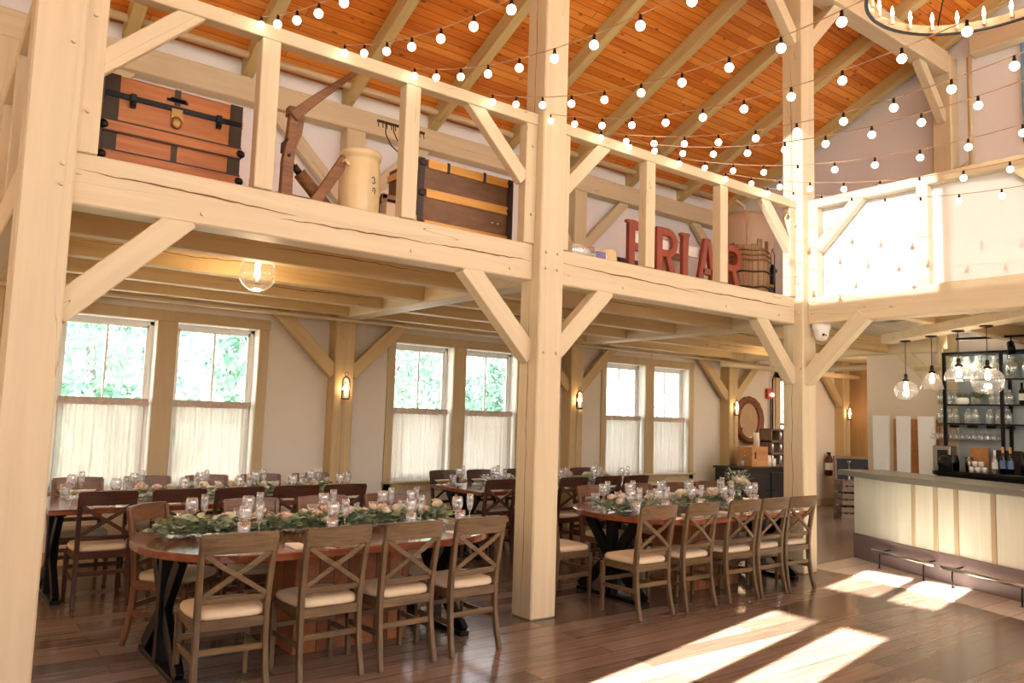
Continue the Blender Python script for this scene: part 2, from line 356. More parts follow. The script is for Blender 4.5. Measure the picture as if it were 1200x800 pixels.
# far room beyond the bar
struct(MB().box(12.25, 12.45, -4, D, 0, 3.05).out('wall_far', wood('brown_board_wall', srgb(170, 130, 82), srgb(188, 148, 98), 'Z', 7, .05, .55, .1), loc=(12.25, 0, 0)))
struct(MB().box(7.98, 8.1, .27, 1.42, 0, 2.82).out('wall_partition', 'wall', loc=(7.9, 0, 0)))
struct(MB().box(7.9, 8.05, -6, 0, 0, 3.05).out('wall_bar', 'wallup', loc=(7.9, 0, 0)))
# upstairs gable wall (right)
struct(MB().prism([(D, 3.05), (D, 5.9), (-4, 9.6), (-9, 9.6), (-9, 3.05)], 8.11, 8.3, Matrix(((0, 0, 1, 0), (1, 0, 0, 0), (0, 1, 0, 0), (0, 0, 0, 1)))).out('wall_right', 'wallup', loc=(8.11, 0, 3)))
# west gable wall, unseen, whose tall windows let the low sun in
XW = -8.6
ops = []
for y0, y1 in ((-3.34, -2.90), (-3.93, -3.55)):
    ops += [(y0, y1, 1.5, 3.06), (y0-.03, y1+.05, 3.45, 3.82)]
ops.append((-3.90, -2.16, 6.65, 8.7)); ops.append((-4.75, -4.0, 6.65, 8.9))  # second upper opening added to spread sun along the railing panel
ys = sorted(set([-9, D]+[o[0] for o in ops]+[o[1] for o in ops])); zs = sorted(set([0, 9.9]+[o[2] for o in ops]+[o[3] for o in ops]))
ww = MB()
for i in range(len(ys)-1):
    for j in range(len(zs)-1):
        cy, cz = (ys[i]+ys[i+1])/2, (zs[j]+zs[j+1])/2
        if not any(o[0] < cy < o[1] and o[2] < cz < o[3] for o in ops): ww.box(XW-.03, XW, ys[i], ys[i+1], zs[j], zs[j+1])
struct(ww.out('wall_left', 'wall', loc=(XW, 0, 0)))
struct(MB().box(XW-.02, XW-.012, -4.75, -4.0, 6.65, 8.9).out('window_10', thin_glass('sun_filter_glass_darker', (.09, .09, .09), .05), loc=(XW, -4, 7)))  # added unseen pane, tinted darker to fade the sun on the railing panel
pn = MB().box(XW-.02, XW-.012, -3.90, -2.16, 6.65, 8.7).out('window_9', thin_glass('sun_filter_glass', (.21, .22, .245), .05), loc=(XW, -3, 7)); struct(pn)  # added unseen pane, its tint dims the sun on the railing panel
# roof: sloping plank ceiling over the loft and the nave
SL = .455
def roofz(y): return 5.62+SL*(4.1-y)        # underside of rafters
th = math.atan(SL)
RD = .2                                     # rafter depth
rf = MB().box(-8.7, 8.3, 0, 10.2, -.06, 0).out('ceiling', 'roof', loc=(0, 0, 0))
cth, sth = math.cos(th), math.sin(th)
m = Matrix(((1, 0, 0), (0, -cth, sth), (0, -sth, -cth))).transposed().to_4x4(); m.translation = Vector((0, D+.35, roofz(D+.35)+RD/cth)); rf.matrix_world = m
struct(rf)
rf2 = MB().box(-8.7, 8.3, 0, 5.6, 0, .06).out('ceiling_nave', 'roof', loc=(0, 0, 0))
m = Matrix(((1, 0, 0), (0, -cth, -sth), (0, sth, -cth))).transposed().to_4x4(); m.translation = Vector((0, -4.6, roofz(-4.6)+RD/cth)); rf2.matrix_world = m
struct(rf2)
# unseen south wall of the nave, added with openings sized to limit the daylight
YS = -9.6; sw_ = MB(); xs_ = [-8.6]
for cx in (-6.6, -3.4, -.2, 3.0, 6.2): xs_ += [cx-1.0, cx+1.0]
xs_.append(12.6)
for i in range(0, len(xs_), 2): sw_.box(xs_[i], xs_[i+1], YS-.2, YS, 0, 8.2)
for i in range(1, len(xs_)-1, 2): sw_.box(xs_[i], xs_[i+1], YS-.2, YS, 0, 2.2).box(xs_[i], xs_[i+1], YS-.2, YS, 7.2, 8.2)
struct(sw_.out('wall_front', 'wall', loc=(0, YS, 0)))
# ------------------------------------------------------------------ windows
k = 0
for i, (a, b) in enumerate(wins):
    k += 1; cx = (a+b)/2
    root = bpy.data.objects.new('window_%d' % k, None); COL.objects.link(root); root.location = (cx, D, WZ0); root['kind'] = 'structure'
    w = (b-a)/2; H = WZ1-WZ0
    fr = MB()
    yy = .15
    for x0, x1, z0, z1 in ((-w, -w+.05, 0, H), (w-.05, w, 0, H), (-w, w, H-.05, H), (-w, w, 0, .05)): fr.box(x0, x1, yy, yy+.05, z0, z1)
    fr.box(-w+.05, w-.05, yy, yy+.045, H*.5-.02, H*.5+.02)
    # inner sash lines
    for x0, x1, z0, z1 in ((-w+.05, -w+.08, .05, H-.05), (w-.08, w-.05, .05, H-.05), (-w+.05, w-.05, H-.085, H-.05)): fr.box(x0, x1, yy+.01, yy+.035, z0, z1)
    sf = fr.out('sash_frame', 'white', root, .003)
    MB().box(-.011, .011, yy+.01, yy+.035, H*.5, H-.08).out('muntin', 'white', sf)
    rv = MB(); rv.box(-w, -w+.008, 0, yy, 0, H).box(w-.008, w, 0, yy, 0, H).box(-w, w, 0, yy, H-.008, H).box(-w, w, -.01, yy, 0, .012); rv.out('reveal', 'white', root)
    MB().box(-w+.05, w-.05, yy+.02, yy+.024, .05, H-.05).out('pane', 'pane', sf)
for n, cx in enumerate((-1.934, 1.986, 5.906)):
    cs = MB(); z0, z1 = WZ0, WZ1
    cs.box(cx-1.145, cx-1.035, D-.025, D, z0-.12, z1).box(cx+1.035, cx+1.145, D-.025, D, z0-.12, z1).box(cx-.105, cx+.105, D-.025, D, z0, z1)
    cs.box(cx-1.16, cx+1.16, D-.03, D, z1, z1+.12).box(cx-1.145, cx+1.145, D-.025, D, z0-.12, z0).box(cx-1.17, cx+1.17, D-.07, D, z0-.015, z0+.012)
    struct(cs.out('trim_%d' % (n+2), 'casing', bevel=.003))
a, b = wins_all[6]
root = bpy.data.objects.new('window_7', None); COL.objects.link(root); root.location = ((a+b)/2, D, WZ0); root['kind'] = 'structure'
w = (b-a)/2; H = WZ1-WZ0
fr = MB()
for x0, x1, z0, z1 in ((-w, -w+.05, 0, H), (w-.05, w, 0, H), (-w, w, H-.05, H), (-w, w, 0, .05), (-w, w, H*.5-.02, H*.5+.02)): fr.box(x0, x1, .12, .17, z0, z1)
fr.out('sash_frame', 'black', root); MB().box(-w+.05, w-.05, .14, .144, .05, H-.05).out('pane', 'pane', root)
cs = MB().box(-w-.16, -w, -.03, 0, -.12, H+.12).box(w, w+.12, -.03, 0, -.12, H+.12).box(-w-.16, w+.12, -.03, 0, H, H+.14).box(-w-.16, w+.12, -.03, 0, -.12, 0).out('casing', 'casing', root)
# baseboards
bb = MB()
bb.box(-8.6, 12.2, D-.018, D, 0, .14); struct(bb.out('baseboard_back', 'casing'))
# gable window high on the right wall
root = bpy.data.objects.new('window_8', None); COL.objects.link(root); root.location = (8.11, -1.25, 5.75); root['kind'] = 'structure'
gf = MB().box(-.05, 0, .30, .38, 0, 1.75).box(-.05, 0, -.6, -.52, 0, 1.75).box(-.05, 0, -.6, .38, 1.67, 1.75).box(-.05, 0, -.6, .38, 0, .08).out('window_frame', plain('blue_grey_window', srgb(120, 160, 186), .4), root)
MB().box(-.02, -.01, -.52, .30, .08, 1.67).out('pane', emis('emissive_daylight_pane', (.75, .9, 1), 1.3), root)  # pane emits by itself: daylight is put into the material

# ================================================================== TIMBER FRAME
def peg(mb, x, y, z, ax='y', r=.013, l=.02):
    d = {'y': Vector((0, -1, 0)), 'x': Vector((-1, 0, 0))}[ax]
    p = Vector((x, y, z)); mb.tube([p, p+d*l], r, 8)
def brace_obj(parent, ploc, a, b, w, h, mat, up):
    """diagonal strut; its mesh runs along local X so the grain follows it"""
    a, b = Vector(a), Vector(b); d = (b-a); L = d.length; d.normalize(); upv = Vector(up); s_ = d.cross(upv).normalized(); u2 = s_.cross(d)
    # ends cut plumb / level by making the strut a little long inside post and beam
    o = MB().box(0, L, -w/2, w/2, -h/2, h/2).out('brace', mat, parent, .006)
    m = Matrix((d, s_, u2)).transposed().to_4x4(); m.translation = a-Vector(ploc)
    o.matrix_local = m
    return o
def post(i, y0, z0, z1, label, mat='timberZ', w=PW, name='timber_post', braces=(), pegs=(), cat='post', bm='timberX'):
    x = BX[i]; loc = (x+w/2, y0+w/2, z0)
    t = thing(name, label, cat, loc)
    MB().box(-w/2, w/2, -w/2, w/2, 0, z1-z0).out('shaft', mat, t, .012)
    for (a, b, ww, hh, up) in braces: brace_obj(t, loc, a, b, ww, hh, bm, up)
    for (px, py, pz, ax) in pegs:
        q = MB(); peg(q, px-loc[0], py-loc[1], pz-loc[2], ax); q.out('peg', mat, t)
    return t
YB = .165; BW = .12                          # centre line and thickness of in-plane braces
def kb(xp, s, zl=2.2, zt=2.86, run=.66, y=YB):  # knee brace under the girt: from post face xp, direction s
    return ((xp-s*.03, y, zl-.03), (xp+s*run, y, zt), BW, .165, (0, 0, 1))
post(0, 0, 0, 7.0, 'massive square cream timber post at the left edge of the picture', braces=[kb(BX[0]+PW, 1)],
     pegs=[(BX[0]+.2, 0, 3.02, 'y'), (BX[0]+.2, 0, 2.9, 'y'), (BX[0]+.2, 0, 3.75, 'y')])
post(1, 0, 0, 7.0, 'square cream timber post in the middle of the room, between the two oval tables', braces=[kb(BX[1], -1), kb(BX[1]+PW, 1)],
     pegs=[(.06, 0, 3.06, 'y'), (.19, 0, 3.06, 'y'), (.06, 0, 2.92, 'y'), (.19, 0, 2.92, 'y'), (.06, 0, 2.2, 'y'), (.2, 0, 2.2, 'y')])
x3 = BX[2]
post(2, 0, 0, 7.0, 'square cream timber post at the corner of the loft, left of the bar', braces=[kb(BX[2], -1),
     ((x3+.11, .03, 2.17), (x3+.11, -.68, 2.87), BW, .165, (0, 0, 1)),
     ((x3+.03, .13, 6.25), (x3-.75, .13, 7.05), BW, .16, (0, 0, 1)), ((x3+PW-.03, .13, 6.25), (x3+PW+.75, .13, 7.05), BW, .16, (0, 0, 1))],
     pegs=[(x3, .06, 3.3, 'x'), (x3, .06, 2.95, 'x')])
# gable posts and the posts of the back wall
post(3, 0, 0, 7.3, 'cream timber post of the right gable wall, rising behind the bar shelves', braces=[
     ((BX[3]+.10, .2, 2.2), (BX[3]+.10, .95, 2.95), BW, .17, (0, 0, 1)), ((BX[3]+.03, .13, 6.3), (BX[3]-.75, .13, 7.05), BW, .16, (0, 0, 1))])
wl = ['left of the middle pair of windows, wall lantern on it', 'between the middle and right pairs of windows, wall lantern on it', 'right of the right pair of windows, beside the oval mirror', 'at the far right beyond the bar, lantern above a chalkboard']
wl = ['hidden behind the big left post']+wl
for i in range(5):
    x = BX[i]; br = []
    yb = 4.05
    if i > 0: br.append(((x+.02, yb, 2.12), (x-.72, yb, 2.84), .09, .16, (0, 0, 1)))
    if i < 4: br.append(((x+PW-.02, yb, 2.12), (x+PW+.72, yb, 2.84), .09, .16, (0, 0, 1)))
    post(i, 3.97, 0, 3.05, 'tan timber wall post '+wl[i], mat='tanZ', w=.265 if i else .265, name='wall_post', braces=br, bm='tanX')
    if i < 4:
        br = []
        if i > 0: br.append(((x+.02, yb+.03, 4.35), (x-.95, yb+.03, 5.3), .09, .17, (0, 0, 1)))
        if i < 3: br.append(((x+PW-.02, yb+.03, 4.35), (x+PW+.95, yb+.03, 5.3), .09, .17, (0, 0, 1)))
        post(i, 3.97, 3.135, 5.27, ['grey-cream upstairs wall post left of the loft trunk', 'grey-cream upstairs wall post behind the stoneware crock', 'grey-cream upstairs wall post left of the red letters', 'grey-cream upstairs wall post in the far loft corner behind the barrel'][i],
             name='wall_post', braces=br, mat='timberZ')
CRK = plain('dark_crack', srgb(128, 84, 46), .9)
def strip(parent, f, pts):
    """thin dark sliver following pts = (along, across, width); f maps (along, across, out) to local space"""
    vs = []; fs = []; n = len(pts)
    for (a, c, w_) in pts: vs += [f(a, c-w_/2, .001), f(a, c+w_/2, .001)]
    for (a, c, w_) in pts: vs += [f(a, c-w_/2, -.004), f(a, c+w_/2, -.004)]
    for i in range(n-1): fs += [(2*i, 2*i+2, 2*i+3, 2*i+1), (2*n+2*i, 2*n+2*i+1, 2*n+2*i+3, 2*n+2*i+2)]
    MB().add(vs, fs).out('crack', CRK, parent, weld=False)
def wander(a0, a1, c, w, seed, n=30, amp=.006):
    rn = random.Random(seed); o = []; z = 0
    for i in range(n+1):
        t = i/n; z = z*.9+rn.uniform(-amp, amp); o.append((a0+(a1-a0)*t, c+z, max(.0006, w*math.sin(math.pi*t)**.5*(.5+.5*rn.random()))))
    return o
for pn, zz in (('timber_post.001', (0.0, 2.8)), ('timber_post.001', (3.2, 6.9)), ('timber_post.002', (0.0, 2.6)), ('timber_post.002', (3.3, 6.0))):
    strip(bpy.data.objects[pn], lambda a, c, o: (-PW/2-o, c, a), wander(zz[0], zz[1], .01, .009, int(zz[1]*10), 40))
# girts (front beams of the loft), with drying cracks
def crack(parent, y, pts):
    m = MB(); n = len(pts); vs = []; fs = []
    for i, (x_, z_, w_) in enumerate(pts): vs += [(x_, y, z_-w_/2), (x_, y, z_+w_/2)]
    for i in range(n-1): fs.append((2*i, 2*i+2, 2*i+3, 2*i+1))
    vs2 = [(v[0], v[1]+.02, v[2]) for v in vs]; N_ = len(vs)
    m.add(vs+vs2, fs+[tuple(N_+j for j in q[::-1]) for q in fs]); m.out('crack', CRK, parent, weld=False)
def crackline(x0, x1, z0, z1, w, seed, n=26):
    rn = random.Random(seed); o = []; z = 0
    for i in range(n+1):
        t = i/n; z += rn.uniform(-.006, .006); z *= .85
        o.append((x0+(x1-x0)*t, z0+(z1-z0)*t+z, max(.0006, w*math.sin(math.pi*min(1, max(0, t)))**.6*(.6+.4*rn.random()))))
    return o
girt_lab = ['long cream timber beam carrying the loft floor over the left oval table', 'long cream timber beam carrying the loft floor under the red letters']
for i in (0, 1):
    xa, xb = BX[i]+PW, BX[i+1]; loc = ((xa+xb)/2, .205, ZB0)
    t = thing('loft_beam', girt_lab[i], 'beam', loc); L = (xb-xa)/2
    MB().box(-L, L, -.105, .105, 0, ZB1-ZB0).out('beam', 'timberX', t, .01)
    if i == 0:
        crack(t, -.1065, crackline(-L+.02, -.35, .215, .165, .014, 3)); crack(t, -.1065, crackline(-.5, .75, .13, .16, .013, 5)); crack(t, -.1065, crackline(.7, L-.02, .16, .17, .014, 9))
    else:
        crack(t, -.1065, crackline(-L+.02, .1, .20, .155, .014, 13)); crack(t, -.1065, crackline(-.15, L-.02, .17, .19, .015, 15))
    for px in (-1.0, .55, 1.5):
        q = MB(); peg(q, px, -.1, .07); q.out('peg', 'timberX', t)
tag(MB().box(x3+.10, x3+.10+.21, -7, 0, ZB0, ZB1).out('loft_beam', 'timberY', bevel=.01), 'cream timber beam running from the corner post towards the viewer above the bar', 'beam')
# summer beams from the posts to the back wall
sl = ['behind the big left post', 'from the middle post to the window wall', 'from the corner post to the window wall', 'from the gable post to the window wall']
for i in range(4):
    tag(MB().box(BX[i]+.01, BX[i]+PW-.01, PW if i < 3 else .27, 3.97, 2.80, 3.06).out('summer_beam', 'timberY', bevel=.01), 'pale ceiling beam under the loft running '+sl[i], 'beam')
# joists
rows = ['nearest the viewer', 'second from the viewer', 'third from the viewer', 'closest to the windows']
bays = ['left bay', 'bay right of the middle post', 'bay beyond the corner post']
for b_ in range(3):
    for j, y in enumerate((.99, 1.90, 2.80, 3.66)):
        xa, xb = BX[b_]+PW-.01, BX[b_+1]+.01
        t = thing('ceiling_joist', 'golden-shaded joist under the loft, %s, %s' % (bays[b_], rows[j]), 'joist', ((xa+xb)/2, y+.065, 2.82), group='joists under the loft'); L = (xb-xa)/2
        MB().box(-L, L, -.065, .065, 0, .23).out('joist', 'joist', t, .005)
        rn = random.Random(b_*10+j); q0 = rn.uniform(-L+.1, 0)
        strip(t, lambda a_, c_, o_: (a_, -.065-o_, c_), wander(q0, q0+rn.uniform(1, 1.7), rn.uniform(.09, .14), .010, b_*7+j))
# joists over the bar (they run along x behind the corner beam)
for j, y in enumerate((-.95, -1.9, -2.85, -3.8)):
    tag(MB().box(x3+.31, 7.9, y, y+.13, 2.86, 3.05).out('ceiling_joist', 'joist', bevel=.005), 'golden-shaded joist above the bar, %s from the corner post' % ORD[j], 'joist', 'joists above the bar')
# ceiling boards under the loft + loft floor
struct(MB().box(-3.7, 12.3, .29, D, 3.05, 3.13).out('ceiling_loft', 'ceil', loc=(0, 0, 3.05)))
struct(MB().box(x3+.30, 8.02, -7, .29, 3.05, 3.13).out('ceiling_bar', 'ceil', loc=(0, 0, 3.05)))
# plate, purlin, rafters
tag(MB().box(-8.6, 7.84, 3.955, D-.01, 5.26, 5.55).out('wall_plate', 'timberX', bevel=.01), 'cream wall plate beam above the loft under the rafter feet', 'beam')
tag(MB().box(-8.6, 7.84, .01, .255, 7.0, 7.33).out('purlin', 'timberX', bevel=.01), 'large cream purlin high at the top right carrying the rafters', 'beam')
tag(MB().box(7.86, 8.10, -6, -.27, 7.2, 7.48).out('tie_beam', 'timberY', bevel=.01), 'horizontal cream tie beam high on the right gable wall', 'beam')
struct(MB().box(-8.6, 8, D-.03, D-.012, 5.6, 6.05).out('trim_9', 'white'))
nr = 0
for k_ in range(-6, 7):
    x = k_*1.3067-.02
    if x < -8.5 or x > 8: continue
    o = MB().box(0, 9.4, -.0675, .0675, 0, RD).out('rafter', 'rafter', loc=(0, 0, 0), bevel=.006)
    m = Matrix(((0, -cth, sth), (1, 0, 0), (0, sth, cth))).transposed().to_4x4(); m.translation = Vector((x+.07, D-.03, roofz(D-.03)))
    if k_ == 6: m.translation.x = 7.93
    o.matrix_world = m; nr += 1
    tag(o, 'sloping cream rafter under the orange plank ceiling, %s from the left gable' % ORD[nr-1], 'rafter', 'rafters')

# ------------------------------------------------------------------ loft railings
def railing_x(x0, x1, posts, label, bl):
    """rail in the x direction; posts = x of balusters; bl = list of brace (xa,za,xb,zb)"""
    loc = ((x0+x1)/2, .13, ZB1); t = thing('loft_railing', label, 'railing', loc)
    L = (x1-x0)/2; z1 = ZR-ZB1
    MB().box(-L, L, -.055, .055, z1-.10, z1).out('top_rail', 'timberX', t, .006)
    for e in (-1, 1):
        MB().box(e*(L-.06)-.06, e*(L-.06)+.06, -.045, .055, 0, z1-.10).out('end_post', 'timberZ', t, .006)
        for pz in (.25, .85):
            q = MB(); peg(q, e*(L-.05), -.045, pz); q.out('peg', 'timberZ', t)
    for px in posts: MB().box(px-loc[0]-.065, px-loc[0]+.065, -.05, .055, 0, z1-.10).out('baluster', 'timberZ', t, .006)
    for (xa, za, xb, zb) in bl: brace_obj(t, loc, (xa, .13, za), (xb, .13, zb), .078, .125, 'timberX', (0, 0, 1))
    return t
railing_x(BX[0]+PW, BX[1], (-2.37, -1.245), 'cream timber loft railing between the left and middle posts, string lights above it',
          [(-3.42, 3.68, -2.84, 4.24), (-.12, 3.68, -.70, 4.24)])
railing_x(BX[1]+PW, BX[2], (1.44, 2.58), 'cream timber loft railing in front of the red letters and the barrel',
          [(.33, 3.68, .85, 4.22), (3.85, 3.68, 3.30, 4.22)])
def railing_y(xc, y0, y1, posts, label, bl, panel=False):
    loc = (xc, (y0+y1)/2, ZB1); t = thing('loft_railing', label, 'railing', loc); L = abs(y1-y0)/2; z1 = ZR-ZB1; yc = loc[1]
    MB().box(-.055, .055, -L, L, z1-.10, z1).out('top_rail', 'timberY', t, .006)
    for e in (-1, 1): MB().box(-.055, .055, e*(L-.06)-.06, e*(L-.06)+.06, 0, z1-.10).out('end_post', 'timberZ', t, .006)
    for py in posts: MB().box(-.055, .055, py-yc-.06, py-yc+.06, 0, z1-.10).out('baluster', 'timberZ', t, .006)
    for (ya, za, yb, zb) in bl: brace_obj(t, loc, (xc, ya, za), (xc, yb, zb), .09, .125, 'timberX', (0, 0, 1))
    if panel: MB().box(.075, .095, -L, L, 0, z1-.02).out('infill_panel', 'white', t)
    return t
railing_y(x3+.17, -6.5, 0, (-1.30, -2.75, -4.2), 'cream railing above the bar with a sunlit solid white panel behind it', [(-.10, 3.70, -.62, 4.22), (-2.66, 3.7, -2.15, 4.22)], True)
railing_y(-3.67, .27, 3.97, (1.6, 2.8), 'cream loft railing running back from the big left post', [(.35, 3.7, .87, 4.2)])

# ------------------------------------------------------------------ sprinkler pipes
pp = thing('sprinkler_pipe', 'beige sprinkler pipe hung along the ceiling in front of the windows', 'pipe', (0, 3.85, 2.78))
MB().tube([(-3.7, 0, 0), (8.9, 0, 0)], .022, 8).out('pipe', 'pipe', pp)
for x in (-2.0, .35, 1.2, 2.9, 4.5, 5.6, 7.6):
    MB().tube([(x, 0, .02), (x, 0, .28)], .006, 6).tube([(x, 0, -.02), (x, 0, -.07)], .010, 6).out('sprinkler_head', 'pipe', pp)
tag(MB().tube([(-3.6, 3.93, 5.80), (7.3, 3.93, 5.80)], .045, 10).out('loft_pipe', 'pipe'), 'round cream pipe running under the rafters along the loft wall', 'pipe')
tag(MB().tube([(8.4, 3.5, 2.68), (8.4, 3.5, 3.045)], .012, 6).tube([(10.4, 3.5, 2.68), (10.4, 3.5, 3.045)], .012, 6).tube([(7.0, 3.5, 2.68), (11.5, 3.5, 2.68)], .05, 10).tube([(8.9, 3.5, 2.68), (8.9, 1.5, 2.68), (10.5, 1.5, 2.68)], .05, 10).out('heating_pipe', 'pipe'), 'warm lit cream pipes under the ceiling beyond the corner post', 'pipe')
tag(MB().tube([(7.95, -.23, 5.5), (7.95, -.23, 7.19)], .035, 10).tube([(7.95, -.23, 5.6), (7.95, -.05, 5.52)], .03, 8).tube([(7.95, -.36, 5.5), (7.95, .05, 5.5)], .05, 8).out('riser_pipe', 'pipe'), 'vertical beige pipe on the right gable wall beside the timber post', 'pipe')
tag(MB().tube([(7.75, .55, 2.55), (7.75, -3, 2.62)], .03, 8).tube([(7.6, .1, 3.0), (7.6, .1, 2.2)], .02, 8).out('bar_pipe', 'pipe'), 'thin beige pipe along the top of the bar shelves', 'pipe')

# ================================================================== CHAIRS
def make_chair(label, wl_='chair'):
    wx = wl_+'x'; t = thing('dining_chair', label, 'chair')
    for s in (-1, 1):
        # rear leg sweeping up into the back post
        MB().sweep([(s*.205, -.245, 0), (s*.20, -.215, .12), (s*.195, -.19, .28), (s*.195, -.182, .44), (s*.197, -.195, .58), (s*.202, -.225, .76), (s*.207, -.262, .925)],
                   .034, [.034, .038, .042, .046, .042, .036, .03]).out('leg', wl_, t, .004)
        MB().sweep([(s*.205, .205, 0), (s*.205, .205, .2), (s*.205, .205, .42)], [.030, .036, .040], [.030, .036, .040]).out('leg', wl_, t, .004)
        MB().bar((s*.2, -.19, .225), (s*.205, .19, .225), .02, .034).out('stretcher', wx, t, .003)
    MB().bar((-.19, -.19, .27), (.19, -.19, .27), .02, .036).out('stretcher', wx, t, .003)
    MB().bar((-.19, .195, .27), (.19, .195, .27), .02, .034).out('stretcher', wx, t, .003)
    fr = MB(); fr.box(-.195, .195, -.20, -.175, .385, .445).box(-.195, .195, .19, .215, .385, .445).box(-.215, -.19, -.18, .2, .385, .445).box(.19, .215, -.18, .2, .385, .445)
    fr.out('seat_frame', wx, t, .003)
    # cushion
    c = MB(); n = 24; rings = []
    for (z, k) in ((.445, .97), (.455, 1.0), (.472, 1.0), (.488, .95), (.497, .80), (.502, .5), (.503, .0)):
        rings.append([(math.copysign(abs(math.cos(2*math.pi*i/n))**.42, math.cos(2*math.pi*i/n))*.222*k*(1 if math.sin(2*math.pi*i/n) > 0 else .95), .015+math.copysign(abs(math.sin(2*math.pi*i/n))**.42, math.sin(2*math.pi*i/n))*.212*k, z) for i in range(n)])
    vs = [p for r_ in rings for p in r_]; fs = [(i*n+j, i*n+(j+1) % n, (i+1)*n+(j+1) % n, (i+1)*n+j) for i in range(len(rings)-1) for j in range(n)]
    c.add(vs, fs, True); c.add(rings[0], [tuple(range(n))]); c.out('seat', 'cushion', t)
    def curved(z0, z1, hw, y0, bow, th_, lean=0, name='top_rail', flare=0):
        n = 10; vs = []; fs = []
        for i in range(n+1):
            u = -1+2*i/n; x = hw*u; y = y0-bow*(1-u*u)
            f_ = flare*(1-u*u)
            vs += [(x, y, z0), (x, y+lean, z1+f_), (x, y+lean+th_, z1+f_), (x, y+th_, z0)]
            if i:
                o_ = (i-1)*4
                for k in range(4): fs.append((o_+k, o_+(k+1) % 4, o_+4+(k+1) % 4, o_+4+k))
        e = n*4; fs += [(3, 2, 1, 0), (e, e+1, e+2, e+3)]
        return MB().add(vs, fs).out(name, wx, t, .003)
    curved(.825, .938, .215, -.262, .028, .024, -.018, flare=.006)
    curved(.535, .572, .19, -.198, .012, .018, -.004, name='back_rail')
    for s in (-1, 1):
        MB().sweep([(s*.185, -.245+.003*s, .82), (s*.09, -.243+.006*s, .75), (0, -.232+.008*s, .695), (-s*.09, -.215+.006*s, .635), (-s*.185, -.202, .572)], .016, .030, (0, 1, 0)).out('cross_slat', wx, t, .002)
    return t
A0 = make_chair('x', 'chair'); D0 = make_chair('x', 'dchair'); R0 = make_chair('x', 'rchair')
used = {}
def put_chair(src, x, yback, rz, label, group):
    """yback: where the top of the backrest stands; rz 0 = facing the windows"""
    off = Matrix.Rotation(rz, 3, 'Z') @ Vector((0, .27, 0)); loc = (x+off.x, yback+off.y, 0)
    if src.name not in used:
        used[src.name] = 1; o = src; KIDS.setdefault(src.name, list(src.children)); o.location = loc; o.rotation_euler = (0, 0, rz); o['label'] = label; o['group'] = group; return o
    return copy_tree(src, loc, rz, label, group)
G = 'dining chairs around the '
for i, (x, rz) in enumerate(((-2.57, -.05), (-1.955, .02), (-1.415, .03), (-.87, .04))):
    put_chair(A0, x, -.50, rz, 'weathered x-back chair on the near side of the left oval table, %s from left' % ORD[i], G+'left oval table')
put_chair(R0, -2.72, 1.10, R(180+42), 'brown x-back chair turned at the rounded left tip of the left oval table', G+'left oval table')
for i, x in enumerate((-1.93, -1.33, -.72)):
    put_chair(R0, x, 1.19, math.pi, 'brown x-back chair on the far side of the left oval table, %s from left' % ORD[i], G+'left oval table')
for i, (x, rz) in enumerate(((.99, .0), (1.575, .03), (2.19, -.03), (2.67, .02), (3.14, -.04))):
    put_chair(A0, x, -.49, rz, 'weathered x-back chair on the near side of the right oval table, %s from left' % ORD[i], G+'right oval table')
put_chair(A0, .50, .56, -R(90), 'wooden chair at the left tip of the right oval table, beside the middle post', G+'right oval table')
for i, x in enumerate((1.75, 2.45, 3.05, 3.65)):
    put_chair(R0, x, 1.16, math.pi, 'brown x-back chair on the far side of the right oval table, %s from left' % ORD[i], G+'right oval table')
for i, x in enumerate((-2.78, -2.22, -1.70, -1.165, -.66)):
    put_chair(D0, x, 2.12, 0, 'shade-darkened x-back chair on the near side of the back left table, %s from left' % ORD[i], G+'back left table')
for i, x in enumerate((-2.80, -2.18, -1.60, -1.02, -.44)):
    put_chair(R0, x, 3.52, math.pi, 'brown chair under the left windows, far side of back left table, %s from left' % ORD[i], G+'back left table')
for i, x in enumerate((1.27, 2.37, 2.96, 3.46)):
    put_chair(D0, x, 2.12, 0, 'shade-darkened x-back chair on the near side of the back right table, %s from left' % ORD[i], G+'back right table')
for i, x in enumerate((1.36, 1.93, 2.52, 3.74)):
    put_chair(D0, x, 3.50, math.pi, 'shade-darkened chair under the middle windows, far side of back right table, %s from left' % ORD[i], G+'back right table')

# ================================================================== TABLES
def trestle(t, x, hw):
    fr = MB()
    fr.box(x-.04, x+.04, -hw, hw, 0, .035); fr.box(x-.04, x+.04, -hw*.85, hw*.85, .705, .735)
    for s in (-1, 1): fr.bar((x, s*hw*.95, .03), (x, s*.015, .36), .10, .05, (1, 0, 0)).bar((x, s*.015, .36), (x, s*hw*.72, .72), .10, .05, (1, 0, 0))
    fr.box(x-.045, x+.045, -.04, .04, .03, .71)
    fo = fr.out('trestle', 'iron', t, .003)
    MB().box(x-.012, x+.012, -.012, .012, .02, .70).out('tension_rod', 'chrome', fo)
def oval_table(name, label, x0, x1, yc, hw, ped):
    cx = (x0+x1)/2; t = thing(name, label, 'table', (cx, yc, 0)); L = (x1-x0)/2; n = 20
    ex = .62          # depth of the rounded end
    poly = [(L-ex+ex*math.cos(a), hw*math.sin(a)) for a in [(-90+180*i/n)*math.pi/180 for i in range(n+1)]]+[(-L+ex-ex*math.cos(a), -hw*math.sin(a)) for a in [(-90+180*i/n)*math.pi/180 for i in range(n+1)]]
    MB().prism(poly, .735, .785).out('tabletop', 'table', t, .006)
    for xx in (-L+.22, L-.30): trestle(t, xx, .44)
    MB().box(ped[0], ped[1], -.22, .22, 0, .735).out('plank_pedestal', 'pedestal', t, .004)
    return t
oval_table('oval_dining_table', 'long oval red wood dining table in the left foreground with a black x-frame leg', -2.96, -.40, .36, .75, (-.28, .60))
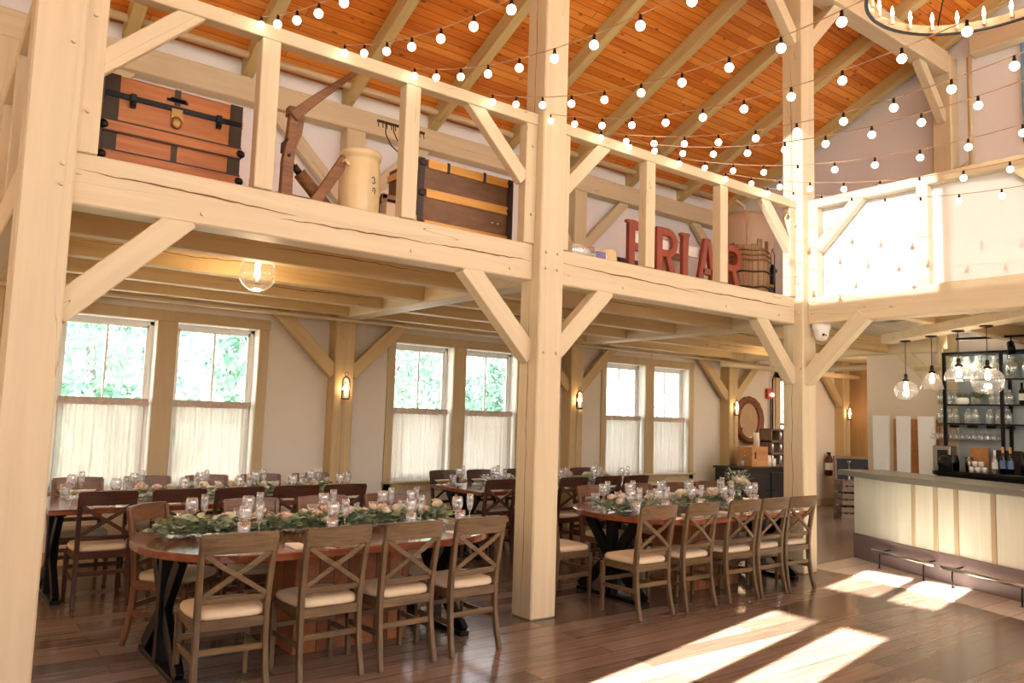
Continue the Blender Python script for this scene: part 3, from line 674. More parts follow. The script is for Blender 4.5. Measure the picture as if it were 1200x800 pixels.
oval_table('oval_dining_table', 'long oval red wood dining table right of the middle post', .99, 3.85, .30, .75, (-.42, .42))
def rect_table(label, x0, x1, y0, y1):
    t = thing('dining_table', label, 'table', ((x0+x1)/2, (y0+y1)/2, 0)); L = (x1-x0)/2; hw = (y1-y0)/2
    MB().box(-L, L, -hw, hw, .74, .785).out('tabletop', 'table', t, .005)
    for xx in (-L+.12, L-.3): trestle(t, xx, .42)
rect_table('long straight-ended wooden table below the left windows', -3.19, -.12, 2.26, 3.36)
rect_table('long straight-ended wooden table below the middle windows, behind the middle post', 1.08, 4.0, 2.26, 3.36)

# ------------------------------------------------------------------ tableware
def wine():
    t = thing('wine_glass', 'x', 'glass')
    MB().lathe([(0, 0), (.034, .001), (.033, .003), (.006, .008), (.004, .012), (.004, .085), (.008, .092), (.026, .105), (.038, .13), (.041, .155), (.038, .185), (.033, .205), (.0315, .205), (.036, .185), (.039, .155), (.036, .13), (.024, .107), (0, .096)], 14).out('bowl', 'glass', t)
    return t
def flute():
    t = thing('champagne_flute', 'x', 'glass')
    MB().lathe([(0, 0), (.030, .001), (.029, .003), (.005, .008), (.004, .012), (.004, .09), (.010, .10), (.020, .125), (.025, .16), (.0255, .195), (.022, .225), (.0205, .225), (.0235, .195), (.023, .16), (.018, .127), (0, .104)], 12).out('bowl', 'glass', t)
    return t
def tumbler():
    t = thing('water_tumbler', 'x', 'glass')
    MB().lathe([(0, 0), (.030, 0), (.034, .02), (.038, .07), (.037, .115), (.0355, .115), (.036, .07), (.032, .022), (0, .008)], 14).out('tumbler_glass', 'glass', t)
    tg = [c_ for c_ in bpy.data.objects if c_.parent == t][0]
    MB().lathe([(0, .009), (.031, .022), (.0345, .06), (0, .0605)], 14).out('water', 'water', tg)
    return t
WG, FG, TG = wine(), flute(), tumbler()
for q in (WG, FG, TG): q.scale = (1.12, 1.12, 1.08)
firsts = set()
def put(src, loc, label, group, rz=0):
    if src.name not in firsts:
        firsts.add(src.name); KIDS.setdefault(src.name, list(src.children)); src.location = loc; src['label'] = label; src['group'] = group; src.rotation_euler = (0, 0, rz); return src
    return copy_tree(src, loc, rz, label, group)
nap = MB(); rn = random.Random(2)
nap.add([(-.05, -.10, 0), (.05, -.10, 0), (.055, .10, 0), (-.045, .10, 0), (-.05, -.10, .012), (.05, -.10, .016), (.055, .10, .012), (-.045, .10, .018)], [(0, 3, 2, 1), (4, 5, 6, 7), (0, 1, 5, 4), (1, 2, 6, 5), (2, 3, 7, 6), (3, 0, 4, 7)])
NP = nap.out('napkin', 'linen', loc=(0, 0, 0), bevel=.003); tag(NP, 'x', 'napkin')
def settings(gx, yg, nx, yn, s, where, grp, z=.785):
    """glass clusters at gx on the line yg, napkins at nx on yn; s=+1 near side, -1 far side"""
    for i, x in enumerate(gx):
        side = '%s seat from left, %s' % (ORD[i], where)
        r_ = random.Random(int(x*100)+s)
        j = lambda: r_.uniform(-.015, .015)
        put(WG, (x+j(), yg+j(), z), 'stemmed wine glass, '+side, 'wine glasses on the '+grp)
        put(FG, (x+.085+j(), yg-.03*s+j(), z), 'champagne flute, '+side, 'champagne flutes on the '+grp)
        put(TG, (x-.03+j(), yg-.10*s+j(), z), 'water tumbler, '+side, 'water tumblers on the '+grp)
    for i, x in enumerate(nx):
        put(NP, (x, yn, z), 'folded napkin, %s seat from left, %s' % (ORD[i], where), 'napkins on the '+grp, rz=random.Random(int(x*77)).uniform(-.12, .12))
settings((-2.32, -1.69, -1.06, -.62), .20, (-2.12, -1.86, -1.42, -.9), -.24, 1, 'near side of left oval table', 'left oval table')
settings((-2.49, -2.09, -1.50, -.97, -.70), .78, (-2.3, -1.93, -1.33, -.80), .95, -1, 'far side of left oval table', 'left oval table')
settings((1.25, 1.62, 2.14, 2.62, 3.05), .10, (1.35, 1.66, 2.19, 2.67, 3.14), -.28, 1, 'near side of right oval table', 'right oval table')
settings((1.45, 1.80, 2.30, 2.75, 3.3), .68, (1.75, 2.45, 3.05, 3.5), .88, -1, 'far side of right oval table', 'right oval table')
settings((-2.66, -2.08, -1.57, -1.03, -.52), 2.55, (-2.80, -2.22, -1.70, -1.165, -.66), 2.38, 1, 'near side of back left table', 'back left table')
settings((-2.92, -2.40, -1.80, -1.22, -.62), 3.08, (-2.80, -2.18, -1.60, -1.02, -.44), 3.24, -1, 'far side of back left table', 'back left table')
settings((1.50, 2.50, 3.09, 3.59), 2.55, (1.36, 2.37, 2.96, 3.46), 2.38, 1, 'near side of back right table', 'back right table')
settings((1.30, 1.80, 2.38, 3.58), 3.05, (1.36, 1.93, 2.52, 3.70), 3.24, -1, 'far side of back right table', 'back right table')

# ------------------------------------------------------------------ garlands
def leaf(mb, p, d, L, w, n, roundish=True):
    p, d, n = Vector(p), Vector(d).normalized(), Vector(n); s_ = d.cross(n)
    if s_.length < 1e-3: s_ = d.orthogonal()
    s_.normalize(); n = s_.cross(d)
    prof = [(.0, .05), (.18, .7), (.45, 1.0), (.75, .8), (1.0, .08)] if roundish else [(0, .05), (.25, .8), (.55, .9), (1, .04)]
    vs = []; fs = []
    for i, (a, b) in enumerate(prof):
        q = p+d*L*a+n*(.18*L*a*(1-a)); vs += [q-s_*w*b/2+n*w*.12*b, q, q+s_*w*b/2+n*w*.12*b]
        if i: o_ = (i-1)*3; fs += [(o_, o_+1, o_+4, o_+3), (o_+1, o_+2, o_+5, o_+4)]
    mb.add(vs, fs, True)
def make_rose(mat, parent, loc, r=.04, seed=0):
    rn = random.Random(seed); m = MB(); m.sphere((0, 0, .005), r*.45, 8, 6)
    for ring, (n, rad, h, tilt) in enumerate(((4, .45, .9, .1), (5, .7, .75, .35), (6, 1.0, .55, .75))):
        for k in range(n):
            a = 2*math.pi*(k+ring*.37)/n+rn.uniform(-.15, .15); ca, sa = math.cos(a), math.sin(a); vs = []; fs = []
            for i, v in enumerate((0, .5, 1)):
                for j, u in enumerate((-1, 0, 1)):
                    aa = a+u*1.05*(1-.25*v)*(.9 if ring < 2 else .75); rr_ = r*(rad*(.45+.55*v)+tilt*.35*v*v)*(1-.06*abs(u))
                    vs.append((rr_*math.cos(aa), rr_*math.sin(aa), -r*.5+r*h*(v*1.5)-(.12*r*abs(u)*v)))
            for i in range(2):
                for j in range(2): o_ = i*3+j; fs.append((o_, o_+1, o_+4, o_+3))
            m.add(vs, fs, True)
    o = m.out('rose', mat, parent, weld=False); o.location = loc; o.rotation_euler = (rn.uniform(-.7, .3), rn.uniform(-.5, .5), rn.uniform(0, 6)); return o
def garland(label, pts, nleaf, nrose, seed, z=.785, spread=.17, u0=.0):
    rn = random.Random(seed); pts = [Vector((x, y, 0)) for x, y in pts]; c = pts[len(pts)//2]
    t = thing('flower_garland', label, 'garland', (c.x, c.y, z))
    def at(u):
        u *= len(pts)-1; i = min(int(u), len(pts)-2); return pts[i].lerp(pts[i+1], u-i)-c
    for nm, mt, cnt, rd in (('eucalyptus_leaves', 'leaf', nleaf, True), ('green_leaves', 'leafd', nleaf//2, False)):
        m = MB()
        for k in range(cnt):
            q = at(rn.random()); a = rn.uniform(0, 6.28); el = rn.uniform(-.1, .8)
            off = Vector((math.cos(a), math.sin(a), 0))*rn.uniform(0, spread)*(.9)
            h = rn.uniform(.01, .12)*(1-off.length/spread*.5)
            leaf(m, q+off+Vector((0, 0, h)), (math.cos(a), math.sin(a), el*.6), rn.uniform(.06, .095) if rd else rn.uniform(.06, .10), rn.uniform(.05, .076) if rd else rn.uniform(.024, .036), (rn.uniform(-.5, .5), rn.uniform(-.5, .5), 1), rd)
        m.out(nm, mt, t, weld=False)
    st = MB(); st.tube([at(i/12)+Vector((0, rn.uniform(-.015, .015), .018)) for i in range(13)], .007, 6); st.out('stem', 'leafd', t)
    rr1 = None
    for k in range(nrose):
        u = (u0+(1-u0)*(k+.5)/nrose)+rn.uniform(-.03, .03); q = at(min(.98, max(.02, u))); off = Vector((rn.uniform(-.04, .04), rn.uniform(-.09, .04), rn.uniform(.10, .15)))
        o = make_rose('rosep' if rn.random() < .5 else 'rosec', t, q+off, rn.uniform(.028, .044), seed*50+k)
    return t
garland('eucalyptus and rose garland along the middle of the left oval table', [(-2.70, .52), (-2.3, .50), (-1.7, .45), (-1.2, .46), (-.62, .48)], 760, 24, 1, u0=.22)
garland('rose and greenery garland along the middle of the right oval table', [(1.14, .26), (1.5, .30), (2.2, .36), (2.8, .38), (3.1, .38)], 520, 30, 2, spread=.15)
garland('low greenery garland along the back left table', [(-2.4, 2.84), (-1.5, 2.8), (-.5, 2.82)], 300, 14, 3)
garland('low greenery garland along the back right table', [(1.6, 2.84), (2.5, 2.8), (3.6, 2.82)], 260, 10, 4)
# white flower arrangement at the right tip of the right oval table
t = thing('flower_arrangement', 'white flowers in a clear vase at the right end of the right oval table', 'flowers', (3.22, .38, .785))
MB().lathe([(0, 0), (.04, 0), (.045, .05), (.035, .12), (.04, .14), (.038, .14), (.033, .12), (.042, .05), (0, .01)], 14).out('vase', 'glass', t)
rn = random.Random(5); m = MB()
for k in range(120):
    a = rn.uniform(0, 6.28); h = rn.uniform(.1, .34); r_ = rn.uniform(.02, .16)
    leaf(m, (r_*math.cos(a), r_*math.sin(a), h), (math.cos(a), math.sin(a), rn.uniform(0, 1.2)), rn.uniform(.04, .06), .03, (0, 0, 1))
for k in range(10):
    a = rn.uniform(0, 6.28); m.tube([(0, 0, .03), (.05*math.cos(a), .05*math.sin(a), .16), (.14*math.cos(a), .14*math.sin(a), .33)], .002, 4)
m.out('greenery', 'leaf', t, weld=False)
for k in range(13):
    a = rn.uniform(0, 6.28); r_ = rn.uniform(0, .11); make_rose('rosec', t, (r_*math.cos(a), r_*math.sin(a), rn.uniform(.16, .27)), rn.uniform(.035, .05), 900+k)
# menu cards on the back tables
for i, (x, y) in enumerate(((-1.62, 2.42), (-.92, 2.42), (-1.1, 2.95))):
    o = MB().box(-.045, .045, -.002, .002, 0, .12).out('menu_card', 'linen', loc=(0, 0, 0)); o.location = (x, y, .786); o.rotation_euler = (R(-14), 0, R(8)); tag(o, 'small white card standing on the back left table, %s from the left' % ['first', 'third', 'second'][i], 'card', 'white cards on the back left table')

# ================================================================== CURTAINS
side_n = ['left window of the left pair', 'right window of the left pair', 'left window of the middle pair', 'right window of the middle pair', 'left window of the right pair', 'right window of the right pair']
for i, (a, b) in enumerate(wins):
    cx = (a+b)/2; w = (b-a)/2-.03; zr = 1.70
    t = thing('cafe_curtain', 'sheer linen half curtain gathered on a rod in the '+side_n[i], 'curtain', (cx, D+.075, WZ0)); rn = random.Random(i)
    n = 90; ph = [rn.uniform(0, 6.28) for _ in range(4)]; H = zr-WZ0
    def yy(u, k): return .012*math.sin(u*38+ph[0])*k+.008*math.sin(u*67+ph[1])*k+.010*math.sin(u*15+ph[2])
    vs = []; fs = []; rows_ = [(.012, .9, 1), (.25, .95, .99), (.6, 1.0, .985), (H-.055, .8, .995), (H-.05, .5, 1), (H-.012, .35, 1), (H, .9, 1), (H+.022, 1.1, 1)]
    for (z, k, wk) in rows_:
        for j in range(n+1): u = j/n; vs.append(((-w+2*w*u)*wk, yy(u*3.2, k)+(.004*math.sin(u*210+ph[3]) if z > H-.06 else 0), z))
    for r_ in range(len(rows_)-1):
        for j in range(n): o_ = r_*(n+1)+j; fs.append((o_, o_+1, o_+n+2, o_+n+1))
    MB().add(vs, fs, True).out('panel', 'curtain', t, weld=False)
    vs = []; fs = []      # doubled heading over the rod
    for (z, k) in ((H-.055, .8), (H-.03, 1.0), (H-.005, .9), (H+.024, 1.1)):
        for j in range(n+1): u = j/n; vs.append((-w+2*w*u, -.013+yy(u*3.2, k)*.6+.004*math.sin(u*230), z))
    for r_ in range(3):
        for j in range(n): o_ = r_*(n+1)+j; fs.append((o_, o_+1, o_+n+2, o_+n+1))
    MB().add(vs, fs, True).out('heading', plain('doubled_linen_heading', srgb(206, 184, 168), .9), t, weld=False)
    MB().tube([(-w-.03, 0, H-.015), (w+.03, 0, H-.015)], .006, 8).out('rod', 'white', t)

# ================================================================== WALL LANTERNS + LIGHTS
def lantern(x, y, z, label):
    t = thing('wall_lantern', label, 'lamp', (x, y, z)); a = MB()
    a.tube([(.0, 0, -.02), (0, -.06, -.02)], .012, 8); a.tube([(-.055, -.06, -.12), (.055, -.06, -.12)], .008, 6)
    pts = [(-.052, -.06, -.12)]+[(-.05*math.cos(q), -.06, .08+.07*math.sin(q)) for q in [math.pi*i/10 for i in range(11)]]+[(.052, -.06, -.12)]
    a.tube(pts, .008, 6); a.tube([(.025*math.cos(q), -.06, .185+.025*math.sin(q)) for q in [2*math.pi*i/12 for i in range(13)]], .004, 6)
    a.lathe([(0, -.13), (.05, -.13), (.05, -.115), (0, -.115)], 14, (0, -.06, 0)).box(-.02, .02, -.012, 0, -.10, .10); a.out('frame', 'bronze', t)
    MB().lathe([(.042, -.11), (.046, 0), (.044, .07), (.03, .12), (.0, .135)], 14, (0, -.06, 0)).out('glass_shade', 'glass', t)
    MB().lathe([(0, -.115), (.013, -.115), (.013, -.05), (0, -.05)], 10, (0, -.06, 0)).out('candle', 'wax', t)
    MB().lathe([(0, -.05), (.009, -.045), (.015, -.02), (.011, .01), (.003, .04), (0, .045)], 10, (0, -.06, 0)).out('bulb', 'lanternbulb', t)
    light('lantern_glow', 'POINT', (x, y-.06, z+.0), 3.5, (1, .66, .36), shadow_soft_size=.04)
    c = MB().tube([(0, -.012, -.12), (0, -.012, -1.75)], .008, 6).out('conduit', 'pipe', t)
    return t
for i, lb in ((1, 'lit wall lantern on the post between left and middle windows'), (2, 'lit wall lantern on the post between middle and right windows'), (3, 'lit wall lantern on the post left of the oval mirror'), (4, 'lit wall lantern at the far right above the chalkboard')):
    lantern(BX[i]+.132, 3.97, 1.93, lb)
# ceiling globe
t = thing('ceiling_globe_light', 'clear glass globe ceiling light under the loft joists on the left', 'lamp', (-1.9, 1.46, 3.05))
MB().lathe([(0, 0), (.07, 0), (.07, -.02), (.02, -.03), (.02, -.10), (0, -.10)], 16).out('fitting', 'bronze', t)
MB().lathe([(.045*math.sin(0)+.0, -.41)]+[(.158*math.sin(a), -.255-.158*math.cos(a)) for a in [math.pi*i/16 for i in range(1, 16)]], 24).out('globe', 'globe', t)
MB().lathe([(0, -.17), (.012, -.17), (.02, -.22), (.026, -.27), (.018, -.30), (0, -.305)], 12).out('bulb', 'fila', t)
light('globe_glow', 'POINT', (-1.9, 1.46, 2.62), 14, (1, .70, .40), shadow_soft_size=.06)
# warm point lights, no fixtures modelled: beyond the corner post and in the left aisle
light('corridor_glow', 'POINT', (10.6, 2.6, 2.3), 22, (1, .66, .34), shadow_soft_size=.15)
light('mirror_corner_glow', 'POINT', (7.2, 2.4, 2.5), 12, (1, .78, .52), shadow_soft_size=.2)
light('left_aisle_glow', 'POINT', (-6.0, 2.2, 2.4), 50, (1, .70, .40), shadow_soft_size=.2)

# ================================================================== STRING LIGHTS (ten strands from the railing across the nave)
# each strand: x of its vertical plane, and bulb heights along y (hung chain sagging from the railing, rising towards the far side)
ST = [(-2.48, 6, .245), (-1.87, 10, .262), (-1.29, 12, .27), (-.55, 13, .275), (.07, 13, .275), (.68, 12, .28), (1.05, 12, .28), (1.76, 11, .28), (2.50, 11, .28), (3.25, 11, .285)]
def sag(y, i):       # height of the cord: parabola through the rail hook, lowest about y=-2.5
    u = -(y-.1)
    return 4.32-.411*u+.0738*u*u
for i, (x, n, _) in enumerate(ST):
    t = thing('string_light', 'strand of round glowing bulbs hung from the loft railing, %s from the left' % ORD[i], 'string light', (x, .1, ZR), group='string lights')
    P = []; y = .085; step = .345
    # walk along the curve in even steps
    ys_ = [y-.02]; acc = 0; yc = y-.02; first = True; target = .06
    L = 0; bulbs = []
    while len(bulbs) < 14 and yc > -4.8:
        y2 = yc-.01; L += math.hypot(.01, sag(y2, i)-sag(yc, i)); yc = y2
        if L >= target: bulbs.append(yc); target += step
    c = MB(); c.tube([(0, yq-.1, sag(yq, i)-ZR) for yq in [.06-.16*k for k in range(32)]], .0035, 5); c.out('cord', 'cord', t)
    for yb_ in bulbs:
        zb = sag(yb_, i)-ZR; q = MB().lathe([(0, .0), (.008, 0), (.011, -.035), (.009, -.042), (0, -.042)], 8, (0, yb_-.1, zb)).out('socket', 'bronze', t)
        MB().sphere((0, yb_-.1, zb-.062), .0255, 12, 8).out('bulb', 'bulb', q)

# ================================================================== CHANDELIER
cc = Vector((1.95, -2.72, 4.98)); t = thing('ring_chandelier', 'large iron ring chandelier with candle bulbs at the top right', 'chandelier', cc)
n = 64; vs = []; fs = []
for k in range(n):
    a = 2*math.pi*k/n
    for r_, z in ((.77, 0), (.785, 0), (.785, .075), (.77, .075)): vs.append((r_*math.cos(a), r_*math.sin(a), z))
for k in range(n):
    o_, p_ = k*4, ((k+1) % n)*4
    for j in range(4): fs.append((o_+j, o_+(j+1) % 4, p_+(j+1) % 4, p_+j))
MB().add(vs, fs).out('ring', wood('ring_wood', srgb(150, 122, 90), srgb(176, 148, 114), 'X', 10, .3, .5, .1), t)
vs = []; fs = []
for k in range(n):
    a = 2*math.pi*k/n
    for r_, z in ((.764, -.008), (.792, -.008), (.792, .004), (.764, .004)): vs.append((r_*math.cos(a), r_*math.sin(a), z))
for k in range(n):
    o_, p_ = k*4, ((k+1) % n)*4
    for j in range(4): fs.append((o_+j, o_+(j+1) % 4, p_+(j+1) % 4, p_+j))
MB().add(vs, fs).out('iron_band', 'iron', t)
for k in range(24):
    a = 2*math.pi*(k+.3)/24; p = (.74*math.cos(a), .74*math.sin(a), 0)
    q = MB().lathe([(0, .02), (.014, .02), (.012, .085), (0, .085)], 8, p).out('candle_sleeve', 'wax', t)
    MB().lathe([(0, .085), (.010, .09), (.016, .115), (.011, .145), (.002, .175), (0, .176)], 8, p).out('candle_bulb', 'flame', q)
for k in range(4):
    a = 2*math.pi*(k+.5)/4; MB().tube([(.775*math.cos(a), .775*math.sin(a), .07), (0, 0, 1.25)], .006, 6).out('chain', 'iron', t)
MB().tube([(0, 0, 1.25), (0, 0, 3.1)], .006, 6).out('chain', 'iron', t)
light('chandelier_glow', 'POINT', cc+Vector((0, 0, .3)), 26, (1, .78, .50), shadow_soft_size=.3)

# ================================================================== LOFT OBJECTS (floor of the loft at z = 3.134)
ZL = 3.134
def steamer():
    t = thing('steamer_trunk', 'orange wooden steamer trunk with black metal fittings in the loft at the upper left', 'trunk', (-2.85, .78, ZL))
    w, d, h = .445, .26, .69
    MB().box(-w, w, -d, d, 0, h*.80).out('body', 'trunk', t, .006); LID = MB().box(-w, w, -d, d, h*.805, h).out('lid', 'trunk', t, .012)
    y = -d
    for z in (.10, .30): MB().box(-w, w, y-.018, y, z, z+.075).out('slat', 'trunk', t, .004)
    for z in (.175, .375, .10, .30): MB().box(-w-.004, w+.004, y-.021, y-.016, z-.005, z+.005).out('slat_edging', 'tmetal', t)
    for s in (-1, 1):
        for z0, z1 in ((0, .095), (.185, .295), (.385, h*.79), (h*.82, h)): MB().box(s*w-(.085 if s > 0 else 0), s*w+(.085 if s < 0 else 0), y-.004, y, z0, z1).out('corner_plate', 'tmetal', t)
        MB().box(s*w-.004, s*w+.004, -d, -d+.09, 0, h).out('corner_plate', 'tmetal', t)
    for z0, z1 in ((.185, .295), (0, .09), (h*.84, h)): MB().box(-.02, .02, y-.005, y, z0, z1).out('centre_strap', 'tmetal', t)
    MB().box(-w, w, y-.010, y, h*.775, h*.83).out('lid_band', 'iron', LID, .002)
    for s in (-1, 1):
        MB().box(s*.28-.018, s*.28+.018, y-.03, y-.008, h*.70, h*.84).sphere((s*.28, y-.028, h*.74), .02, 10, 6).out('latch', 'iron', LID, .003)
        for z in (.137, .337): MB().sphere((s*w, y-.01, z), .034, 10, 6, (1, .7, .9)).out('slat_clamp', 'iron', t)
        MB().tube([(s*(w+.004), -.09, h*.5), (s*(w+.04), -.06, h*.48), (s*(w+.04), .06, h*.48), (s*(w+.004), .09, h*.5)], .012, 6).out('side_handle', 'dark', t)
    m = MB().box(-.035, .035, y-.016, y-.004, h*.63, h*.80).sphere((0, y-.016, h*.66), .045, 12, 8, (.8, .3, 1)); m.out('lock_plate', plain('brass_lock', srgb(150, 112, 62), .4, .8), t)
    MB().tube([(-.05, y-.01, h*.885), (-.045, y-.03, h*.89), (.045, y-.03, h*.89), (.05, y-.01, h*.885)], .009, 6).box(-.07, .07, y-.006, y, h*.87, h*.90).out('lid_handle', 'iron', LID)
    for s in (-1, 1):
        for z in (.12, .32, .53): MB().box(s*w-.003, s*w+.012, -d, d, z, z+.05).out('side_slat', 'slat', t)
steamer()
def flat_trunk():
    t = thing('flat_top_trunk', 'brown flat trunk with golden wooden slats in the loft left of the middle post', 'trunk', (-.42, .80, ZL)); w, d, h = .49, .27, .67
    MB().box(-w, w, -d, d, 0, h).out('body', 'trunkd', t, .012); y = -d
    MB().box(-w+.08, w-.05, y-.018, y, h*.88, h-.005).out('slat', 'slat', t, .004); MB().box(-w+.07, w-.05, y-.018, y, h*.50, h*.50+.075).out('slat', 'slat', t, .004)
    MB().box(-w+.06, w-.05, y-.018, y, .06, .14).out('slat', 'slat', t, .004)
    for x in (-.21, .17): MB().box(x-.012, x+.012, y-.024, y-.004, h*.87, h).out('strap', 'dark', t)
    for z in (.10, h*.5+.037, h*.94):
        for s in (-1, 1): MB().sphere((s*(w-.03), y-.012, z), .04, 10, 6, (1, .45, .8)).out('slat_clamp', 'dark', t)
    MB().box(-w-.012, -w+.05, y-.008, y, 0, h).out('edge_binding', 'dark', t); MB().box(w-.05, w+.012, y-.008, y, 0, h).out('edge_binding', 'dark', t)
    for z in (.06, .30, .56): MB().box(-w-.014, -w, -d, d, z, z+.06).out('side_slat', 'slat', t)
    for x in (.28, .34): MB().sphere((x, y-.003, .24), .008, 8, 6).out('stud', 'linen', t)
    for x in (-.35, -.02, .3): MB().sphere((x, y-.02, .10), .009, 8, 6).out('stud', 'iron', t)
flat_trunk()
# small tin just right of the steamer trunk
tag(MB().lathe([(0, 0), (.045, 0), (.045, .11), (.047, .115), (.0, .115)], 16, (-2.28, .52, ZL+.06)).box(-2.34, -2.22, .46, .58, ZL, ZL+.06).out('small_tin', 'galv'), 'small pale tin beside the right end of the steamer trunk', 'tin')
# wooden yoke tool: upright bar, arm rising to the right
t = thing('wooden_farm_tool', 'old brown wooden tool with a long arm slanting up to the right in the loft', 'tool', (-2.03, .5, ZL))
MB().sweep([(-.03, 0, 0), (-.03, 0, .35), (-.01, 0, .56), (0, 0, .74)], .06, [.09, .085, .075, .07], (0, 1, 0)).out('upright', 'oldwood', t, .006)
MB().sweep([(-.02, -.03, .70), (.15, -.03, .88), (.48, -.03, 1.20)], .05, [.085, .07, .035], (0, 1, 0)).out('arm', 'oldwood', t, .006)
MB().sweep([(.0, .01, .46), (.05, .01, .60), (.06, .01, .72)], .04, .045, (0, 1, 0)).box(-.05, .02, -.04, .04, .71, .78).out('fork', 'oldwood', t, .004)
MB().tube([(-.03, -.05, .40), (-.03, .05, .40)], .012, 8).tube([(.02, -.05, .70), (.02, .05, .70)], .014, 8).tube([(-.05, -.04, .52), (-.09, -.04, .47), (-.09, -.04, .40)], .01, 6).out('iron_fitting', 'tmetal', t)
# roller leaning left, plank crossing it
t = thing('wooden_roller', 'wooden roller with an iron axle leaning behind the plank in the loft', 'roller', (-1.72, .68, ZL))
MB().tube([(-.17, 0, .35), (.13, 0, .06)], .052, 14).out('drum', 'oldwood', t)
MB().tube([(-.22, 0, .40), (-.17, 0, .35)], .028, 10).tube([(-.25, 0, .46), (-.22, 0, .40)], .010, 6).tube([(.13, 0, .06), (.17, 0, .03)], .02, 8).out('axle', 'tmetal', t)
MB().tube([(.10, 0, .09), (.13, 0, .06)], .058, 14).out('end_cap', 'dark', t)
t = tag(MB().bar((-1.87, .52, ZL+.01), (-1.585, .52, ZL+.50), .035, .085, (1, 0, 0)).out('wooden_plank', 'oldwood', bevel=.006), 'short brown plank leaning on the stoneware crock', 'plank')
tag(MB().box(-2.0, -1.62, .85, .95, ZL, ZL+.22).out('dark_box', 'black'), 'dark low box behind the leaning roller', 'box')
# stoneware crock
t = thing('stoneware_crock', 'tall cream stoneware crock with small blue-grey marks standing in the loft', 'crock', (-1.44, .55, ZL))
MB().lathe([(0, 0), (.150, 0), (.158, .03), (.166, .25), (.160, .42), (.150, .50), (.146, .515), (.163, .525), (.166, .56), (.160, .575), (.146, .575), (.142, .50), (.15, .25), (.14, .03), (0, .02)], 32).out('body', 'cream', t)
for s in (-1, 1):
    a = R(200 if s < 0 else 20); MB().tube([(.155*math.cos(a), .155*math.sin(a)+q, z) for q, z in ((-.05, .44), (-.03, .475), (.03, .475), (.05, .44))] and [(.150*math.cos(a)-.0, .150*math.sin(a)-.045, .43), (.180*math.cos(a), .180*math.sin(a)-.03, .465), (.180*math.cos(a), .180*math.sin(a)+.03, .465), (.150*math.cos(a), .150*math.sin(a)+.045, .43)], .012, 8).out('handle', 'cream', t)
blue = plain('cobalt_mark', srgb(84, 86, 84), .4)
def on_crock(pts, r=.005):
    q = []
    for (x, z) in pts: q.append((.1655*math.sin(x/.165+R(16)), -.1655*math.cos(x/.165+R(16)), z))
    return q
m = MB()
m.tube(on_crock([(-.02, .345), (-.005, .36), (.01, .345), (.0, .33), (.018, .322), (.005, .305), (-.015, .312)]), .0045, 6)
m.tube(on_crock([(-.012, .262), (.004, .272), (.018, .258), (.012, .24), (.016, .225)]), .0045, 6).tube(on_crock([(-.016, .245), (.004, .25)]), .004, 6)
m.out('painted_marks', blue, t)
# bow rake leaning on the wall behind
t = thing('bow_rake', 'rusty bow rake standing upright in the loft behind the railing', 'rake', (-.57, 1.5, ZL))
MB().tube([(0, 0, 0), (.0, 0, 1.22)], .013, 8).out('handle', 'tmetal', t)
m = MB().bar((-.26, 0, 1.29), (.26, 0, 1.29), .02, .02)
for k in range(12): m.tube([(-.25+.5*k/11, 0, 1.29), (-.25+.5*k/11, -.015, 1.23)], .005, 5)
for s in (-1, 1):
    m.tube([(s*.17, 0, 1.29), (s*.165, 0, 1.18), (s*.10, 0, 1.08), (0, 0, 1.02)], .006, 6).tube([(s*.09, 0, 1.29), (s*.08, 0, 1.22), (s*.045, 0, 1.16), (0, 0, 1.12)], .006, 6)
m.out('head', 'tmetal', t)
# boxes to the right of the crock
t = thing('brown_wooden_box', 'small brown wooden frame box right of the crock in the loft', 'box', (-1.0, .74, ZL))
MB().box(-.19, .12, -.08, .08, 0, .30).out('back_board', 'dark', t); MB().box(-.19, -.14, -.11, -.08, 0, .32).box(-.19, .12, -.11, -.08, .28, .32).out('frame', 'oldwood', t, .004)
tag(MB().box(-1.22, -1.04, .50, .62, ZL, ZL+.22).out('grey_box', 'galv', bevel=.006), 'dull grey-brown box in front of the brown wooden frame box', 'box')
tag(MB().box(-1.03, -.93, .50, .60, ZL, ZL+.16).out('small_wooden_block', 'slat', bevel=.004), 'small golden wooden block beside the grey-brown box', 'block')
# red letters: F R I A R
def letter(ch, x, polys, label, w):
    t = MB()
    mt = Matrix(((1, 0, 0, 0), (0, 0, 1, 0), (0, 1, 0, 0), (0, 0, 0, 1)))
    bm = t.bm
    for p in polys: t.prism(p, 0, .05, mt)
    o = t.out('letter_'+ch, 'rust', loc=(0, 0, 0), bevel=.004); o.location = (x, .50, ZL); return tag(o, label, 'letter')
HL = .58; sw = .085
def arcband(cx, cz, r0, r1, a0, a1, n=10):
    o = [(cx+r1*math.cos(R(a0+(a1-a0)*i/n)), cz+r1*math.sin(R(a0+(a1-a0)*i/n))) for i in range(n+1)]
    o += [(cx+r0*math.cos(R(a1+(a0-a1)*i/n)), cz+r0*math.sin(R(a1+(a0-a1)*i/n))) for i in range(n+1)]
    return o
fl = [[(0, 0), (sw, 0), (sw, HL), (0, HL)], [(sw, HL-sw), (.30, HL-sw), (.30, HL-.01), (.31, HL), (sw, HL)], [(sw, .27), (.22, .27), (.22, .35), (sw, .35)], [(.28, HL-.13), (.30, HL-.13), (.30, HL-sw), (.28, HL-sw)], [(-.03, HL-.03), (0, HL-.03), (0, HL), (-.03, HL)]]
rl = [[(0, 0), (sw, 0), (sw, HL), (0, HL)], [(sw, HL-sw*.9), (.18, HL-sw*.9), (.18, HL), (sw, HL)], [(sw, .27), (.18, .27), (.18, .27+sw*.9), (sw, .27+sw*.9)], arcband(.18, .425, .078, .155, -90, 90), [(.15, .28), (.22, .28), (.345, 0), (.25, 0)]]
